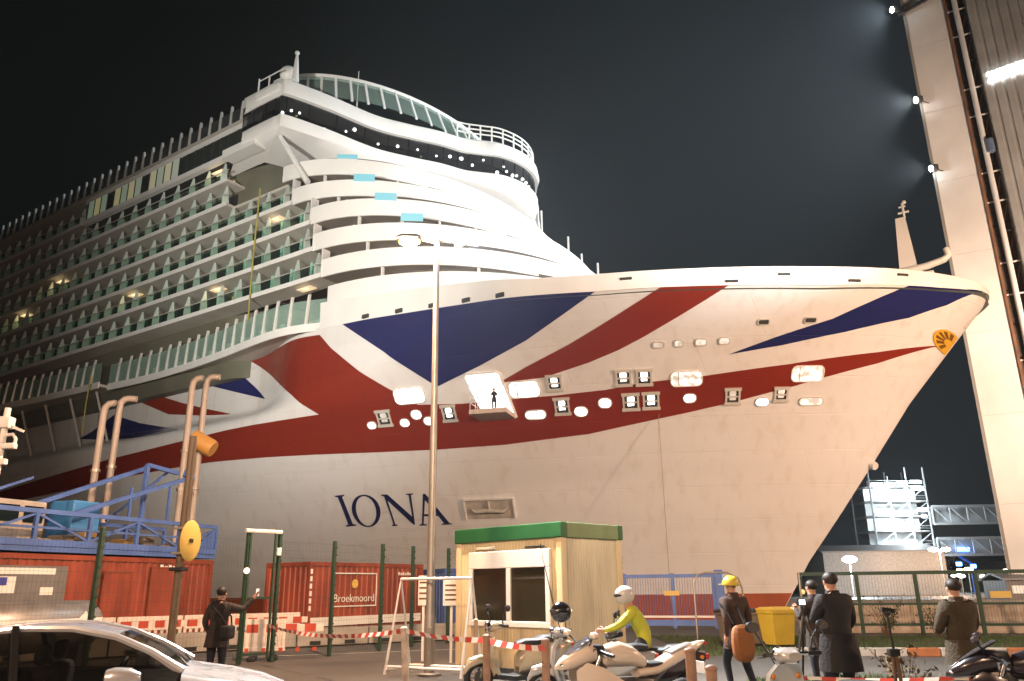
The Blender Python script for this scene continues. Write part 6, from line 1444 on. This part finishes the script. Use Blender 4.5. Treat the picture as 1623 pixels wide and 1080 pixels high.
# yellow-jacketed rider on a small motorcycle behind the white one
rider_l = (1.9, 13.0, 0)
person(rider_l, R(80), 'rider in a yellow hi-vis jacket and white helmet behind the parked motorcycles', dict(pelvis=(0, -.12, .90), waist=(0, -.08, 1.02), belly=(0, -.02, 1.13), chest=(0, .07, 1.27), neck0=(0, .12, 1.38), neck1=(0, .15, 1.44), chin=(0, .19, 1.49), head=(0, .19, 1.56), crown=(0, .17, 1.635), shL=(-.185, .08, 1.33), shR=(.185, .08, 1.33), elL=(-.28, .28, 1.13), elR=(.28, .28, 1.13), wrL=(-.26, .50, 1.06), haL=(-.25, .56, 1.06), wrR=(.26, .50, 1.06), haR=(.25, .56, 1.06), hipL=(-.11, -.08, .87), hipR=(.11, -.08, .87), knL=(-.20, .28, .66), knR=(.20, .28, .66), anL=(-.20, .12, .24), anR=(.20, .12, .24), heL=(-.2, .14, .2), heR=(.2, .14, .2), toL=(-.21, .28, .18), toR=(.21, .28, .18)), M_jy, M_jeans, 'crash', mat('helmet_white', (.62, .60, .58), .2, coat=.6), bulk=1.1, coat=None)
scooter((1.93, 13.1, 0), R(170), 'dark moped under the rider in the yellow jacket', mat('moped_dark', (.05, .03, .03), .3, coat=.5), M_seat)
# walking person with a yellow helmet and an orange bag
person((3.55, 13.6, 0), R(20), 'person in a brown jacket and yellow helmet walking past the blue gate', dict(knL=(-.11, .16, .52), anL=(-.11, .06, .13), heL=(-.11, .09, .08), toL=(-.12, .23, .05), knR=(.11, -.04, .5), anR=(.11, -.24, .14), heR=(.11, -.22, .08), toR=(.12, -.08, .035), elL=(-.25, -.14, 1.16), wrL=(-.24, -.10, .92), haL=(-.24, -.07, .86)), M_jbr, M_jeans, 'helmet', mat('hat_yellow', (.62, .45, .05), .35), scale=1.03, bulk=1.1)
ob_ = empty('orange_rucksack', (3.52, 13.25, .72), R(20), 'large orange bag hanging behind the person in the yellow helmet', 'bag')
f = MB(); f.loft([selsec(x_, .0, w_, h_, 3.0, 16) for x_, w_, h_ in ((-.02, .10, .18), (.03, .18, .27), (.11, .19, .28), (.17, .15, .23), (.19, .08, .14))]); q_ = f.build('bag_body', mat('bag_orange', (.26, .095, .025), .75, bump=.3, bscale=25), ob_, smooth=True); q_.rotation_euler = (0, 0, R(-90)); q_.location = (0, .02, .12)
for s_ in (-1, 1): MB().tube([(s_*.1, .0, .4), (s_*.12, .15, .62), (s_*.13, .3, .70)], .018, 6).build('strap', M_black, ob_)
# dark-coated onlooker and companion with a tripod camera
person((4.30, 11.3, 0), R(15), 'tall onlooker in a long black coat seen from behind', dict(elL=(-.24, .10, 1.16), wrL=(-.10, .26, 1.24), haL=(-.05, .30, 1.27), elR=(.26, .04, 1.15), wrR=(.22, .20, 1.0), haR=(.2, .25, .96)), M_jk, M_jeans, 'hair', scale=1.05, bulk=1.34, hips=1.25, coat=.58)
person((5.0, 14.0, 0), R(30), 'onlooker in dark clothes standing behind the camera tripod', dict(elL=(-.25, .10, 1.15), wrL=(-.1, .3, 1.3), haL=(-.06, .35, 1.33)), M_jb, M_jeans, 'hair', bulk=1.1)
tp = empty('camera_tripod', (4.28, 12.5, 0), 0, 'camera with glowing screen on a tripod beside the black coat', 'tripod')
for a_ in (90, 210, 330): MB().tube([(0, 0, 1.25), (math.cos(R(a_))*.42, math.sin(R(a_))*.42, .02)], [.022, .014], 8).build('leg', M_black, tp)
MB().tube([(0, 0, 1.0), (0, 0, 1.4)], .018, 8).build('column', M_black, tp)
f = MB(); f.bbox(-.07, .07, -.03, .05, 1.40, 1.50, .012); f.lathe([(.04, 0), (.045, .1)], (0, .05, 1.45), (0, 1, 0), 16); f.build('camera_body', M_black, tp, smooth=True)
MB().box(-.045, .045, -.034, -.031, 1.415, 1.485).build('screen', emat('cam_screen', (.75, .95, 1), 3.0), tp)
person((5.75, 10.9, 0), R(10), 'onlooker in a khaki jacket standing at the right, back to the camera', dict(elL=(-.26, .08, 1.15), wrL=(-.14, .28, 1.1), haL=(-.08, .33, 1.1), elR=(.27, .08, 1.15), wrR=(.16, .28, 1.1), haR=(.1, .33, 1.1)), M_jkh, M_jeans, 'hair', scale=.99, bulk=1.32, hips=1.2)
t2 = empty('folded_tripod', (4.27, 9.6, 0), 0, 'folded brown tripod with black head standing upright on the right', 'tripod')
for i, (x_, y_) in enumerate(((-.06, 0), (.07, .03), (.02, -.07))): MB().tube([(x_*.3, y_*.3, .95), (x_, y_, .02)], [.022, .016], 8).build('leg', mat('tripod_brown', (.12, .07, .04), .5, metal=.4), t2)
MB().tube([(0, 0, .9), (-.02, 0, 1.35)], .014, 8).build('column', M_black, t2); f = MB(); f.bbox(-.07, .05, -.05, .05, .92, 1.0, .015); f.sphere((-.02, 0, 1.38), .04, 10); f.bar((-.08, 0, 1.42), (.06, 0, 1.40), .05); f.build('tripod_head', M_black, t2, smooth=True)
# crew member on the fold-out platform of the ship
pc_, xd, yd = PLATFORM
wp = ship.matrix_basis @ Vector((0, 0, 0))
SM = Matrix.Translation((34.9925, 54.6398, EYE)) @ Matrix.Rotation(R(146.10), 4, 'Z')
person(SM @ (pc_+xd*.55+yd*1.7), R(146.1-160), 'crew member in dark overalls on the lit fold-out platform', {}, M_jk, M_jeans, 'hair', hood=mat('hair_red', (.25, .05, .03), .6), scale=.98)

# ================================================================== NIGHT HAZE
hz = MB().box(-1600, 1600, -1600, 1700, -6.5, 112).build('haze', None)
hm2 = bpy.data.materials.new('haze'); hm2.use_nodes = True; t = hm2.node_tree; t.nodes.clear()
pv = t.nodes.new('ShaderNodeVolumePrincipled'); pv.inputs['Color'].default_value = (.86, .93, 1, 1); pv.inputs['Density'].default_value = 0.00016; pv.inputs['Anisotropy'].default_value = 0.55
oo = t.nodes.new('ShaderNodeOutputMaterial'); t.links.new(pv.outputs[0], oo.inputs['Volume'])
hz.data.materials.clear(); hz.data.materials.append(hm2)
tag(hz, 'thin night haze glowing round the lamps', 'haze', kind='stuff')
S.cycles.volume_bounces = 0
